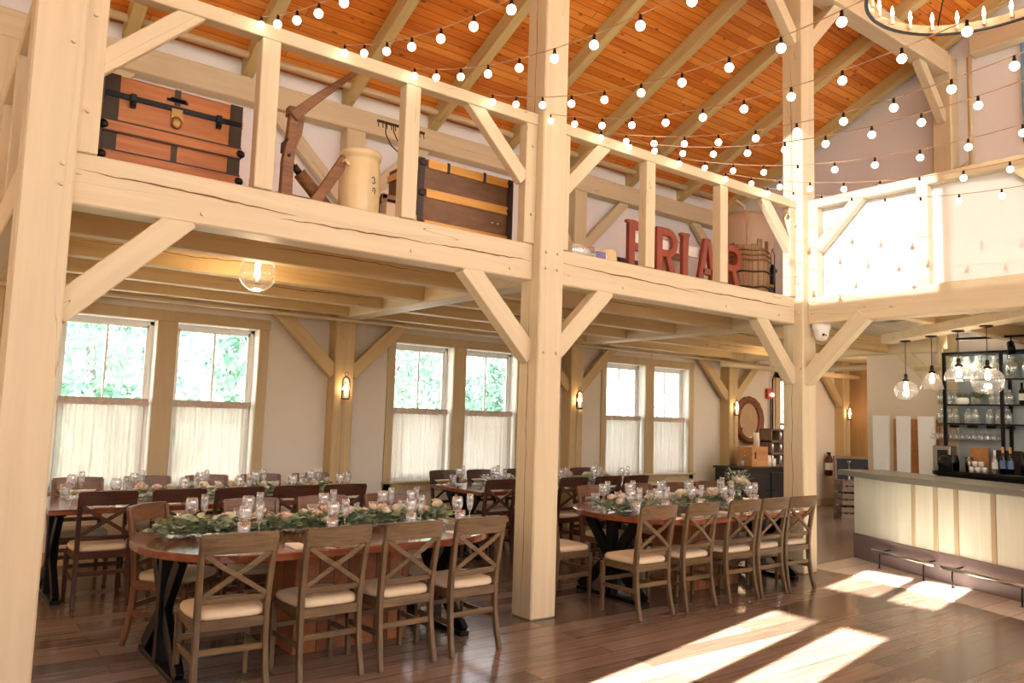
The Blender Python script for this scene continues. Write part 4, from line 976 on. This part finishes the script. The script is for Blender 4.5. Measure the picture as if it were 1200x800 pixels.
il = [[(0, 0), (.09, 0), (.085, .30), (.09, HL), (0, HL)], [(-.03, HL-.035), (0, HL-.035), (0, HL), (-.03, HL)], [(.09, HL-.03), (.11, HL-.03), (.11, HL), (.09, HL)]]
al = [[(0, 0), (.09, 0), (.20, HL), (.13, HL)], [(.27, 0), (.36, 0), (.23, HL), (.17, HL)], [(.09, .17), (.28, .17), (.26, .24), (.10, .24)]]
letter('f', 1.58, fl, 'rust red wooden letter F, first of the row on the loft', .3)
letter('r', 2.00, rl, 'rust red wooden letter R, second of the row on the loft', .3)
letter('i', 2.42, il, 'rust red wooden letter I, middle of the row on the loft', .1)
letter('a', 2.66, al, 'rust red wooden letter A, fourth of the row on the loft', .3)
letter('r', 3.13, rl, 'rust red wooden letter R partly behind a railing post, last of the row', .3)
tag(MB().box(1.70, 3.30, .57, .60, ZL+.36, ZL+.47).out('mounting_board', 'linen'), 'pale weathered board behind the red letters', 'board')
tag(MB().box(1.42, 1.95, .62, .74, ZL, ZL+.20).out('black_crate', 'black', bevel=.01), 'black crate behind the red letter F', 'crate')
tag(MB().lathe([(0, 0), (.14, 0), (.16, .1), (.13, .2), (.07, .26), (0, .27)], 18, (2.62, .85, ZL+.33)).box(2.5, 2.75, .75, .95, ZL, ZL+.33).out('grey_hat_box', 'galv'), 'grey-beige rounded object behind the red letters I and A', 'box')
# glass cylinder lying down with label, small crock
t = thing('glass_bell_jar', 'clear glass cylinder lying on its side right of the middle post in the loft', 'jar', (.86, .38, ZL+.09))
MB().tube([(-.24, 0, 0), (.06, 0, 0)], .085, 18).out('cylinder', 'jar', t); MB().tube([(.06, 0, 0), (.24, 0, -.01)], [.07, .055], 14).out('paper_roll', 'linen', t)
MB().box(.08, .20, -.075, -.060, -.03, .03).out('label', plain('violet_print', srgb(120, 110, 160), .6), t)
tag(MB().lathe([(0, 0), (.11, 0), (.115, .05), (.11, .19), (.09, .20), (0, .2)], 20, (1.27, .52, ZL)).out('small_crock', 'cream'), 'low round beige crock left of the red letter F', 'crock')
tag(MB().box(.36, .64, .5, .62, ZL, ZL+.22).out('wooden_crate', 'slat', bevel=.004), 'golden wooden box just right of the middle post in the loft', 'box')
# barrel with ragged broken staves
t = thing('stave_barrel', 'old broken stave barrel with hoops beside the last red letter', 'barrel', (3.72, .62, ZL)); rn = random.Random(4)
n = 22
for k in range(n):
    a0, a1 = 2*math.pi*k/n, 2*math.pi*(k+.94)/n; hh = .66+rn.uniform(-.05, .04)
    if k in (16, 18): hh -= .12
    vs = []
    for (z, r_) in ((0, .235), (.2, .262), (.42, .265), (.55, .245), (hh, .25)):
        vs += [((r_)*math.cos(a0), r_*math.sin(a0), z), (r_*math.cos(a1), r_*math.sin(a1), z), ((r_-.018)*math.cos(a1), (r_-.018)*math.sin(a1), z), ((r_-.018)*math.cos(a0), (r_-.018)*math.sin(a0), z)]
    fs = [(3, 2, 1, 0), (16, 17, 18, 19)]+[(i*4+j, i*4+(j+1) % 4, i*4+4+(j+1) % 4, i*4+4+j) for i in range(4) for j in range(4)]
    MB().add(vs, fs).out('stave', 'barrel', t)
for z, r_ in ((.12, .258), (.30, .270), (.44, .270), (.50, .262), (.56, .256)):
    MB().tube([(r_*math.cos(2*math.pi*i/28), r_*math.sin(2*math.pi*i/28), z+.008*math.sin(i*1.3)) for i in range(29)], .011, 6).out('hoop', 'tmetal' if z < .4 else 'oldwood', t)
tag(MB().tube([(3.76, .62, ZL+.02), (3.77, .66, ZL+1.12)], .018, 8).out('churn_stick', 'galv'), 'long pole standing in the stave barrel', 'pole')
tag(MB().sphere((3.93, .2, ZL+.62+.02), .022, 10, 6, (1, 1, 1.2)).tube([(3.93, .2, ZL+.64), (3.93, .13, ZL+.85)], .003, 5).out('black_ornament', 'black'), 'small black knob hanging beside the loft brace near the corner post', 'knob')
# water heater tank in the far corner of the loft
tag(MB().lathe([(0, 0), (.45, 0), (.45, 1.62), (.42, 1.75), (.30, 1.85), (.06, 1.88), (0, 1.88)], 28, (6.25, 2.5, ZL)).tube([(6.25, 2.5, ZL+1.86), (6.25, 2.5, ZL+2.0), (6.0, 2.5, ZL+2.05)], .03, 8).out('storage_tank', 'galv'), 'large beige storage tank in the far corner of the loft', 'tank')
# black fire pump / lantern at the right end of the loft
t = thing('black_pump', 'black device with wire loop and yellow band between barrel and corner post', 'pump', (4.17, .66, ZL))
MB().lathe([(0, 0), (.13, 0), (.13, .22), (.10, .24), (0, .24)], 14, (-.08, 0, 0)).out('base', 'black', t)
MB().lathe([(.131, .19), (.134, .19), (.134, .225), (.131, .225)], 14, (-.08, 0, 0)).out('yellow_band', 'yellow', t)
MB().lathe([(0, 0), (.035, 0), (.035, .46), (.02, .5), (0, .5)], 12, (.06, -.05, 0)).tube([(.03, -.05, .42), (.02, -.05, .62), (.06, -.05, .70), (.10, -.05, .62), (.10, -.05, .40)], .006, 6).box(.02, .1, -.09, -.02, .40, .44).out('cylinder', 'black', t)

# ================================================================== SECURITY CAMERA
t = thing('dome_camera', 'white dome security camera on the corner post under the beam', 'camera', (4.11, -.115, 2.82))
MB().lathe([(0, 0), (.10, 0), (.10, -.05), (.085, -.07), (.078, -.13), (.055, -.18), (0, -.195)], 20).out('housing', 'white', t)
for s in (-.024, .014): MB().sphere((s-.035, -.062, -.13), .015, 10, 6).out('lens', 'black', t)

# ================================================================== BAR
def off(poly, d):
    o = []
    for i, p in enumerate(poly):
        a = Vector(poly[max(0, i-1)]); b = Vector(poly[min(len(poly)-1, i+1)]); n = (b-a).normalized(); nn = Vector((n.y, -n.x)); o.append((p[0]+nn.x*d, p[1]+nn.y*d))
    return o
bf = [(5.60, .34), (5.206, -.426), (4.931, -1.124), (4.625, -1.926), (4.05, -3.5)]
t = thing('bar_counter', 'long bar with pale vertical boards, plum kickboard and grey stone top', 'bar', (5.2, -.43, 0))
def rel(P): return [(p[0]-5.2, p[1]+.43) for p in P]
inner = off(bf, -.55)
MB().prism(rel(bf)+rel(inner)[::-1], 0, 1.03).out('body', 'barpanel', t, .003)
kf = off(bf, .018)
MB().prism(rel(kf)+rel(off(bf, -.02))[::-1], 0, .31).out('kickboard', 'kick', t, .004)
tf = off(bf, .20); ti = off(bf, -.60); tf[0] = (tf[0][0]+.12, tf[0][1]+.10); ti[0] = (ti[0][0]+.1, ti[0][1]+.2)
MB().prism(rel(tf)+rel(ti)[::-1], 1.03, 1.10).out('countertop', 'steelgrey', t, .008)
# battens along the front
def along(poly, s):
    for a, b in zip(poly[:-1], poly[1:]):
        a, b = Vector(a), Vector(b); L = (b-a).length
        if s <= L: return a+(b-a)*s/L, (b-a).normalized()
        s -= L
    return Vector(poly[-1]), (b-a).normalized()
for s in (1.10, 1.42, 1.70, 2.16, 2.58, 3.0, 3.45, 3.9):
    p, d = along(bf, s); nn = Vector((d.y, -d.x)); q = p+nn*.006
    MB().bar((q.x-5.2, q.y+.43, .31), (q.x-5.2, q.y+.43, 1.03), .055, .016, (nn.x, nn.y, 0)).out('batten', 'batten', t, .002)
# foot rails
for k_, (s0, s1) in enumerate(((.62, 1.55), (1.66, 2.75))):
    p0, d0 = along(bf, s0); p1, d1 = along(bf, s1); n0 = Vector((d0.y, -d0.x)); a = p0+n0*.17; b = p1+n0*.17
    tt = thing('foot_rail', ['steel foot rail along the left part of the bar base', 'steel foot rail along the right part of the bar base'][k_], 'rail', (a.x, a.y, 0))
    A = Vector((0, 0, .19)); B = Vector((b.x-a.x, b.y-a.y, .19)); e = (B-A).normalized()
    MB().tube([A, B], .022, 12).out('tube', 'chrome', tt)
    MB().sphere(A, .024, 10, 6).sphere(B, .024, 10, 6).out('end_cap', 'chrome', tt)
    for u in (.12, .86):
        c = A+(B-A)*u; MB().tube([c, c+Vector((-.01, 0, -.10)), c+Vector((-.03, -.01, -.187))], .008, 6).bar(c+Vector((-.06, -.01, -.186)), c+Vector((.0, -.01, -.186)), .03, .008).tube([c, c+Vector((-n0.x*.14, -n0.y*.14, .02))], .010, 6).out('bracket', 'iron', tt)
# back bar: black counter and shelf unit
t = thing('back_bar_counter', 'black back bar counter with glossy rounded end under the bottle shelves', 'counter', (7.62, -1.6, 0))
MB().prism([(-.30, 1.72), (-.26, 1.76), (.26, 1.76), (.26, -2.2), (-.30, -2.2)], 1.03, 1.09).out('countertop', plain('black_stone', srgb(18, 18, 20), .12), t, .01)
MB().box(-.22, .26, -2.2, 1.70, 0, 1.03).out('body', 'iron', t)
tag(MB().tube([(7.42, .05, 1.20), (7.42, -.14, 1.20)], .11, 16).box(7.31, 7.53, -.14, .05, 1.09, 1.20).out('bread_bin', plain('glossy_black_box', srgb(16, 16, 18), .12), bevel=.004), 'rounded glossy black appliance at the left end of the back bar', 'appliance')
t = thing('bottle_shelf', 'black metal shelving with glass shelves behind the bar', 'shelf', (7.72, -.30, 1.09)); H = 1.63
for y in (.36, -.38, -1.15, -1.9):
    for x in (-.14, .14): MB().box(x-.018, x+.018, y-.02, y+.02, 0, H).out('upright', 'iron', t)
MB().box(-.16, .16, -1.92, .38, H, H+.035).out('top_frame', 'iron', t)
for z in (.66, .925, 1.275):
    MB().box(-.14, .14, -1.9, .36, z-.008, z).out('glass_shelf', 'jar', t); MB().box(-.155, -.14, -1.9, .36, z-.018, z+.004).out('shelf_rail', 'iron', t)
m = MB()
for k in range(9): m.box(-.14, .14, .30-.24*k-.008, .30-.24*k+.008, .60, .64)
m.out('glass_rack', 'iron', t)
MB().box(.155, .165, -1.9, .36, 0, H).out('shelf_back_panel', plain('blue_grey_back_wall', srgb(176, 186, 190), .4), t)  # plain lightened backing in place of a mirror that reflected the dark room
sx = 7.70
def jar(h, r, name, label, cat, y, z, g, mat='jar', x=sx):
    t = thing(name, label, cat, (x, y, z), group=g)
    MB().lathe([(0, 0), (r, 0), (r, h*.68), (r*.55, h*.84), (r*.55, h*.94), (r*.62, h*.95), (r*.62, h), (r*.5, h), (r*.48, h*.86), (r*.9, h*.66), (r*.9, .01), (0, .01)], 12).out('body', mat, t)
    return t
J = jar(.21, .055, 'glass_bottle', 'x', 'bottle', 0, 0, 'aqua glass jars on the shelves'); J.name = 'glass_jar'; J['category'] = 'jar'
JB = jar(.33, .085, 'glass_bottle', 'x', 'bottle', 0, 0, 'large clear jugs on the top shelf')
KIDS[J.name] = list(J.children); KIDS[JB.name] = list(JB.children)
for k, y in enumerate((.0, -.17, -.33, -.55, -.75, -.95)):
    put(JB, (sx, y-.02, 1.09+1.275), 'large clear glass jug on the top bar shelf, %s from the left' % ORD[k], 'large clear jugs on the top shelf')
for k, y in enumerate((.16, .06, -.04, -.30, -.52, -.62, -.72)):
    put(J, (sx, y, 1.09+.925), 'pale aqua glass jar on the middle bar shelf, %s from the left' % ORD[k], 'aqua glass jars on the shelves')
for k, y in enumerate((.16, .06, -.03, -.20, -.30, -.48, -.6, -.7)):
    put(J, (sx, y, 1.09+.66), 'pale aqua glass jar on the lower bar shelf, %s from the left' % ORD[k], 'aqua glass jars on the shelves')
t = thing('potted_succulent', 'green plant in a white round bowl on the middle bar shelf', 'plant', (sx-.03, -.14, 1.09+.925))
MB().lathe([(0, 0), (.05, 0), (.085, .035), (.085, .075), (.06, .1), (0, .09)], 18).out('pot', 'white', t); m = MB(); rn = random.Random(8)
for k in range(46):
    a = rn.uniform(0, 6.28); leaf(m, (.03*math.cos(a), .03*math.sin(a), .09), (math.cos(a), math.sin(a), rn.uniform(.3, 1.6)), .1, .022, (0, 0, 1), False)
m.out('foliage', 'leafd', t, weld=False)
t = thing('potted_fern', 'bushy green plant in a dark grey pot right of the white bowl', 'plant', (sx-.03, -.29-.05, 1.09+.925))
MB().lathe([(0, 0), (.045, 0), (.062, .04), (.05, .09), (0, .08)], 16).out('pot', 'grey', t); m = MB()
for k in range(70):
    a = rn.uniform(0, 6.28); leaf(m, (.02*math.cos(a), .02*math.sin(a), .09), (math.cos(a), math.sin(a), rn.uniform(.1, 1.6)), .12, .03, (0, 0, 1), False)
m.out('foliage', 'leafd', t, weld=False)
# hanging stemware
hg = thing('hanging_wine_glass', 'x', 'glass')
MB().lathe([(0, 0), (.032, -.002), (.005, -.008), (.004, -.07), (.02, -.085), (.034, -.11), (.034, -.14), (.028, -.17), (.026, -.17), (.032, -.14), (.030, -.11), (0, -.083)], 10).out('bowl', 'glass', hg)
KIDS[hg.name] = list(hg.children); n = 0
for row, x in enumerate((7.62, 7.72, 7.82)):
    for k in range(11):
        put(hg, (x, .26-.082*k, 1.09+.60), 'wine glass hanging upside down in the bar rack, %s row, %s from the left' % (['front', 'middle', 'back'][row], ORD[k]), 'wine glasses hanging in the rack')
# bottles and things on the back bar counter
def bottle(y, label, body, cap, x=7.5, h=.30, r=.037, lab=None):
    t = thing('wine_bottle', label, 'bottle', (x, y, 1.09))
    MB().lathe([(0, 0), (r, 0), (r, h*.6), (r*.45, h*.74), (r*.38, h*.8), (0, h*.8)], 14).out('body', body, t)
    MB().lathe([(r*.42, h*.74), (r*.42, h), (0, h)], 10).out('foil_cap', cap, t)
    if lab: MB().lathe([(r+.001, h*.2), (r+.001, h*.5)], 14).out('label', lab, t)
dk = plain('dark_bottle_glass', srgb(16, 22, 18), .08); bl = plain('blue_label', srgb(104, 120, 168), .5)
bottle(-.60, 'bottle with a white cap and pale label on the back bar', 'jar', 'white', h=.31, lab='white')
bottle(-.70, 'dark bottle with copper foil and blue label on the back bar, left one', dk, 'slat', h=.36, lab=bl)
bottle(-.79, 'dark bottle with copper foil and blue label on the back bar, right one', dk, 'slat', h=.36, lab=bl)
bottle(-.95, 'dark bottle at the right edge of the picture on the back bar', dk, 'iron', h=.30)
bottle(-.86, 'black wine bottle with a white label on the shelf at the right edge', dk, 'iron', h=.30, lab='white'); bpy.data.objects[[o.name for o in bpy.data.objects if o.name.startswith('wine_bottle')][-1]].location = (7.70, -.88, 1.09+.93)
for k, (y, z, x) in enumerate(((-.30, 0, 7.52), (-.38, 0, 7.52), (-.46, 0, 7.52), (-.34, .075, 7.52), (-.42, .075, 7.52))):
    tag(MB().lathe([(0, 0), (.03, 0), (.036, .035), (.036, .07), (.031, .07), (.03, .01), (0, .008)], 14, (x, y, 1.09+z)).out('white_cup', 'white'), 'white cup stacked on the back bar, %s of the stack' % ORD[k], 'cup', 'white cups on the back bar')
t = thing('coffee_machine', 'silver and black machine on the left of the back bar under the glasses', 'machine', (7.62, .10, 1.09))
MB().box(-.1, .12, -.12, .12, 0, .34).out('body', 'chrome', t, .01); MB().box(-.11, -.1, -.09, .05, .05, .28).out('panel', 'black', t)
tag(MB().lathe([(0, 0), (.05, 0), (.055, .1), (.05, .2), (0, .2)], 14, (7.6, -.24, 1.09)).out('steel_shaker', 'chrome'), 'steel canister between the machine and the white cups', 'canister')
tag(MB().box(7.66, 7.70, -.46, -.22, 1.09, 1.42).out('picture_board', 'boxwood', bevel=.004), 'brown board standing behind the white cups', 'board')
tag(MB().box(7.66, 7.72, -.86, -.54, 1.09, 1.40).out('dark_red_box', 'dark', bevel=.004), 'dark brown box behind the blue-labelled bottles', 'box')
# white boards leaning on a wooden panel beside the partition
tag(MB().box(7.80, 7.88, .24, .92, 0, 1.80).out('wooden_screen', 'boxwood', bevel=.004), 'orange-brown wooden panel behind the three white boards', 'panel')
for k, (y0, y1) in enumerate(((.90, 1.15), (.585, .79), (.225, .47))):
    tag(MB().prism([(y0+.01, 0), (y1-.015, 0), (y1, 1.84), (y0, 1.84)], 7.62, 7.665, Matrix(((0, 0, 1, 0), (1, 0, 0, 0), (0, 1, 0, 0), (0, 0, 0, 1)))).out('white_board', 'brightwhite', bevel=.004), 'tall white board standing behind the bar, %s of three' % ['left', 'middle', 'right'][k], 'board', 'white boards behind the bar')
tag(MB().lathe([(0, 0), (.04, 0), (.03, .02), (.012, .03), (.012, .05), (0, .06)], 12, (6.05, .42, 1.10)).out('service_bell', 'bronze'), 'small dark bell on the left end of the bar top', 'bell')
# soffit beam and pendants above the bar
pd = [(5.68, -.31, .27), (5.34, -.78, .24), (4.98, -1.23, .29), (4.72, -1.62, .31)]
a_, b_ = Vector((5.93, .03)), Vector((4.27, -2.24)); dd = (b_-a_).normalized()
tag(MB().bar((a_.x, a_.y, 2.81), (b_.x, b_.y, 2.81), .20, .12).out('pendant_beam', 'timberX', bevel=.01), 'pale angled beam over the bar carrying the pendant lamps', 'beam')
for k, (x, y, dia) in enumerate(pd):
    t = thing('pendant_lamp', 'clear ribbed glass pendant lamp over the bar, %s from the left' % ORD[k], 'pendant lamp', (x, y, 2.75)); r_ = dia/2
    zt = (-.42, -.35, -.31, -.36)[k]
    MB().lathe([(0, 0), (.065, 0), (.065, -.012), (.02, -.022), (0, -.022)], 18).out('canopy', 'bronze', t)
    MB().tube([(0, 0, -.02), (0, 0, zt)], .004, 6).out('cord', 'bronze', t)
    MB().lathe([(0, zt), (.018, zt), (.022, zt-.05), (.012, zt-.055), (.04, zt-.075), (.04, zt-.09), (0, zt-.09)], 14).tube([(.015, 0, zt-.03), (.045, 0, zt-.035)], .006, 6).out('socket', 'bronze', t); sk = t.children[-1] if False else bpy.data.objects[[c_.name for c_ in bpy.data.objects if c_.parent == t and c_.name.startswith('socket')][0]]
    zc = zt-.09
    pr = [(.035, zc)]+[(r_*(.28+.72*math.sin(a))*(1+.012*math.sin(a*26)), zc-.85*r_+.85*r_*math.cos(a)) for a in [math.pi*j/24 for j in range(4, 23)]]
    if k == 1: pr = [(.035, zc), (.07, zc-.03), (.105, zc-.10), (.125, zc-.19)]
    if k == 2: pr = [(.035, zc)]+[(r_*(.25+.75*math.sin(a))*(1+.01*math.sin(a*26)), zc-.85*r_+.85*r_*math.cos(a)) for a in [math.pi*j/24 for j in range(4, 15)]]
    MB().lathe(pr, 26).out('glass_shade', 'globe', t)
    MB().lathe([(0, zc), (.012, zc), (.018, zc-.03), (.028, zc-.075), (.022, zc-.11), (0, zc-.12)], 12).out('bulb', 'fila', sk)
    light('pendant_glow', 'POINT', (x, y, 2.75+zc-.06), 9, (1, .80, .58), shadow_soft_size=.05)
light('bottle_shelf_fill', 'POINT', (7.45, -.25, 2.62), 7, (1, .86, .66), shadow_soft_size=.05)  # added fill light without a fixture, brightens the bottle shelves
# track spotlight and wall outlet box
t = thing('track_spotlight', 'black track spotlight near the ceiling at the right edge above the shelves', 'spotlight', (7.0, -1.02, 2.86))
MB().box(-.02, .02, -1.0, .66, 0, .03).out('track', 'iron', t); MB().tube([(0, 0, 0), (0, 0, -.06)], .008, 6).out('stem', 'iron', t); MB().tube([(.03, .02, -.07), (-.06, -.03, -.19)], .045, 12).out('head', 'iron', t)
tag(MB().lathe([(0, 0), (.045, 0), (.045, .2), (0, .2)], 14, (7.4, -.02, 2.80)).out('junction_box', 'pipe'), 'small beige cylinder under the ceiling left of the track spotlight', 'box')

# ================================================================== FAR CORNER BEYOND THE TABLES
t = thing('black_cabinet', 'black cabinet below the oval mirror', 'cabinet', (8.09, 3.60, 0))
MB().box(-.75, .75, -.30, .30, 0, .86).out('body', 'black', t, .005); MB().box(-.79, .79, -.34, .32, .86, .90).out('top', 'black', t, .006)
for s in (-1, 1):
    dr = MB().box(s*.37-.32, s*.37+.32, -.318, -.30, .08, .80).out('door', 'black', t, .004); MB().sphere((s*.09, -.335, .5), .016, 10, 6).out('knob', 'bronze', dr)
t = thing('oval_mirror', 'oval mirror with a thick red-brown wooden frame on the wall', 'mirror', (8.66, D-.03, 1.72)); n = 40
vs = []; fs = []
for k in range(n):
    a = 2*math.pi*k/n; w1 = 1+.018*math.sin(k*2.7)
    for rx, rz_, y in ((.46*w1, .455*w1, 0), (.46*w1, .455*w1, -.035), (.40, .40, -.05), (.31, .33, -.035), (.31, .33, 0)): vs.append((rx*math.cos(a), y, rz_*math.sin(a)))
for k in range(n):
    for j in range(5): fs.append((k*5+j, k*5+(j+1) % 5, ((k+1) % n)*5+(j+1) % 5, ((k+1) % n)*5+j))
MB().add(vs, fs).out('frame', 'mirrorframe', t)
MB().add([(.32*math.cos(2*math.pi*k/n), -.015, .34*math.sin(2*math.pi*k/n)) for k in range(n)], [tuple(range(n))]).out('mirror_glass', 'mirror', t)
t = thing('wooden_box', 'light wooden box on the black cabinet under the mirror', 'box', (7.95, 3.55, .90))
MB().box(-.24, .24, -.16, .16, 0, .35).out('body', 'boxwood', t, .006); MB().box(-.16, -.12, -.165, -.16, .14, .26).out('keyhole_slot', 'dark', t)
def pillar(x, y, z, h, lab): 
    t = thing('pillar_candle', lab, 'candle', (x, y, z)); MB().lathe([(0, 0), (.05, 0), (.05, h), (.035, h), (.03, h-.015), (0, h-.015)], 18).out('wax', 'wax', t); MB().tube([(0, 0, h-.015), (.003, 0, h+.012)], .002, 5).out('wick', 'dark', t)
pillar(8.02, 3.52, 1.25, .25, 'ivory pillar candle on top of the light wooden box')
pillar(8.23, 3.42, .90, .20, 'taller ivory pillar candle on the black cabinet right of the box')
pillar(8.38, 3.42, .90, .14, 'shorter ivory pillar candle on the black cabinet right of the box')
tag(MB().lathe([(0, 0), (.03, 0), (.03, .10), (0, .10)], 12, (7.58, 3.5, .90)).tube([(7.58, 3.5, 1.0), (7.58, 3.5, 1.12), (7.66, 3.48, 1.08)], .01, 6).out('small_pitcher', 'grey'), 'small dark pitcher at the left end of the black cabinet', 'pitcher')
t = thing('cubby_shelf', 'grey weathered cubby shelf with glass jars right of the candles', 'shelf', (8.70, 3.62, .90)); m = MB()
for x in (-.24, .02, .28): m.box(x-.02, x+.02, -.12, .12, 0, .66)
for z in (0, .22, .44, .66): m.box(-.26, .30, -.12, .12, z-.015, z+.02)
m.out('frame', 'crate', t, .003); MB().box(-.26, .30, .11, .12, 0, .66).out('back_panel', 'crate', t)
for k, (x, z) in enumerate(((-.11, .02), (.15, .02), (-.11, .24), (.15, .24), (.15, .46))):
    put(J, (8.70+x, 3.60, .90+z), 'glass jar in the cubby shelf, %s' % ['bottom left', 'bottom right', 'middle left', 'middle right', 'top right'][k], 'glass jars in the cubby shelf')
t = thing('fire_alarm', 'red fire alarm with a white strobe on the wall right of the mirror', 'alarm', (9.33, D-.03, 2.16))
MB().box(-.09, .09, -.03, .03, 0, .2).out('housing', 'red', t, .006); MB().sphere((.05, -.04, .08), .035, 10, 6).out('strobe', 'bulb', t)
tag(MB().tube([(9.42, D-.05, .9), (9.42, D-.05, 2.55), (9.5, D-.05, 2.66), (9.9, D-.05, 2.66)], .016, 8).tube([(9.36, D-.05, .9), (9.36, D-.05, 2.16)], .014, 8).out('wall_conduit', 'bronze'), 'thin conduit rising on the wall beside the red fire alarm', 'conduit')
# fire extinguisher, chalkboard, crates
t = thing('fire_extinguisher', 'dark red fire extinguisher hanging on the wall right of the corner post', 'extinguisher', (11.35, D-.10, .62))
MB().lathe([(0, 0), (.075, 0), (.08, .04), (.08, .34), (.05, .40), (.02, .42), (.02, .46), (0, .46)], 16).out('cylinder', plain('dark_red', srgb(84, 22, 18), .35), t); MB().box(-.05, .05, -.02, .02, .44, .49).tube([(.03, 0, .45), (.11, 0, .38), (.10, 0, .1)], .012, 6).out('valve_and_hose', 'black', t); MB().lathe([(.081, .12), (.081, .27)], 16).out('label', 'white', t)
t = thing('chalkboard_easel', 'black chalkboard in a grey wooden frame standing at the far right wall', 'chalkboard', (11.35, 3.42, 0)); t.rotation_euler = (R(-5), 0, R(-38))
MB().box(-.42, .42, 0, .02, .10, 1.0).out('board', 'chalk', t)
MB().box(-.48, -.42, -.015, .035, 0, 1.06).box(.42, .48, -.015, .035, 0, 1.06).box(-.42, .42, -.015, .035, 1.0, 1.06).box(-.42, .42, -.015, .035, .10, .16).out('frame', 'crate', t, .004)
m = MB(); m.tube([(-.25, -.004, .70), (-.2, -.004, .76), (-.15, -.004, .68), (-.1, -.004, .77), (-.02, -.004, .7)], .006, 5).out('chalk_drawing', 'linen', t)
for k, z in enumerate((.0, .24, .48)):
    t = thing('wooden_crate', 'rough grey wooden crate beside the bar end, %s of the stack of three' % ['lowest', 'middle', 'topmost'][k], 'crate', (9.70+.02*k, 2.66, z), R(-38), 'wooden crates stacked by the bar')
    m = MB()
    for zz in (.0, .11): m.box(-.26, .26, -.18, -.16, zz, zz+.09).box(-.26, .26, .16, .18, zz, zz+.09).box(-.26, -.24, -.16, .16, zz, zz+.09).box(.24, .26, -.16, .16, zz, zz+.09)
    m.box(-.24, .24, -.16, .16, 0, .012); m.out('slats', 'crate', t, .003)
    for sx_ in (-.22, .22): MB().box(sx_-.02, sx_+.02, -.16, -.14, 0, .2).out('corner_block', 'crate', t)
    m = MB()
    for q in (-.12, .02, .14): m.lathe([(0, 0), (.036, 0), (.036, .14), (.014, .19), (0, .20)], 10, (q, 0, .02))
    m.bm.free() if False else m.out('stored_bottles', dk, t)
tag(MB().lathe([(0, 0), (.04, 0), (.015, .02), (.012, .30), (.03, .32), (.03, .34), (0, .34)], 12, (9.66, 2.68, .69)).out('candlestick', 'chrome'), 'slim pale candlestick standing on the topmost crate', 'candlestick')

# ================================================================== OUTSIDE
struct(MB().box(-60, 60, D+.3, 90, -.35, -.3).out('ground', 'grass', loc=(0, 0, -.3)))
def tree(x, y, h, r, seed, label):
    rn = random.Random(seed); t = thing('tree', label, 'tree', (x, y, -.3), group='trees outside the windows')
    MB().tube([(0, 0, 0), (.05, 0, h*.3), (0, .1, h*.6)], [.22, .17, .08], 8).out('trunk', 'bark', t); m = MB(); cl = [(Vector((rn.uniform(-r, r)*.75, rn.uniform(-r, r)*.6, h*.62+rn.uniform(-.45, .45)*h*.8)), rn.uniform(.35, .6)*r) for _ in range(15)]
    for c_, q in cl:
        for k in range(230):
            d = Vector((rn.gauss(0, 1), rn.gauss(0, 1), rn.gauss(0, 1))).normalized(); p = c_+d*q*rn.uniform(.6, 1.05); s_ = d.orthogonal().normalized(); e_ = d.cross(s_); z_ = rn.uniform(.10, .2)
            s2 = s_*math.cos(k)+e_*math.sin(k); e2 = d.cross(s2)*.7+d*.3
            m.add([p-s2*z_, p-e2*z_*.5, p+s2*z_, p+e2*z_*.5], [(0, 1, 2, 3)])
    m.out('crown', 'foliage', t, weld=False)
for k, (x, y, h, r_) in enumerate(((-1.6, 11, 5.0, 1.9), (3.2, 13.5, 5.6, 2.1), (8.2, 17, 6.2, 2.2), (13.2, 18, 6.4, 2.2), (19, 21, 6, 2.3), (30, 27, 4.0, 2.6))):
    tree(x, y, h, r_, 30+k, 'leafy green tree outside, seen through the %s' % ['left window of the left pair', 'right window of the left pair', 'left window of the middle pair', 'right window of the middle pair', 'gap right of the middle pair', 'right pair of windows'][k])
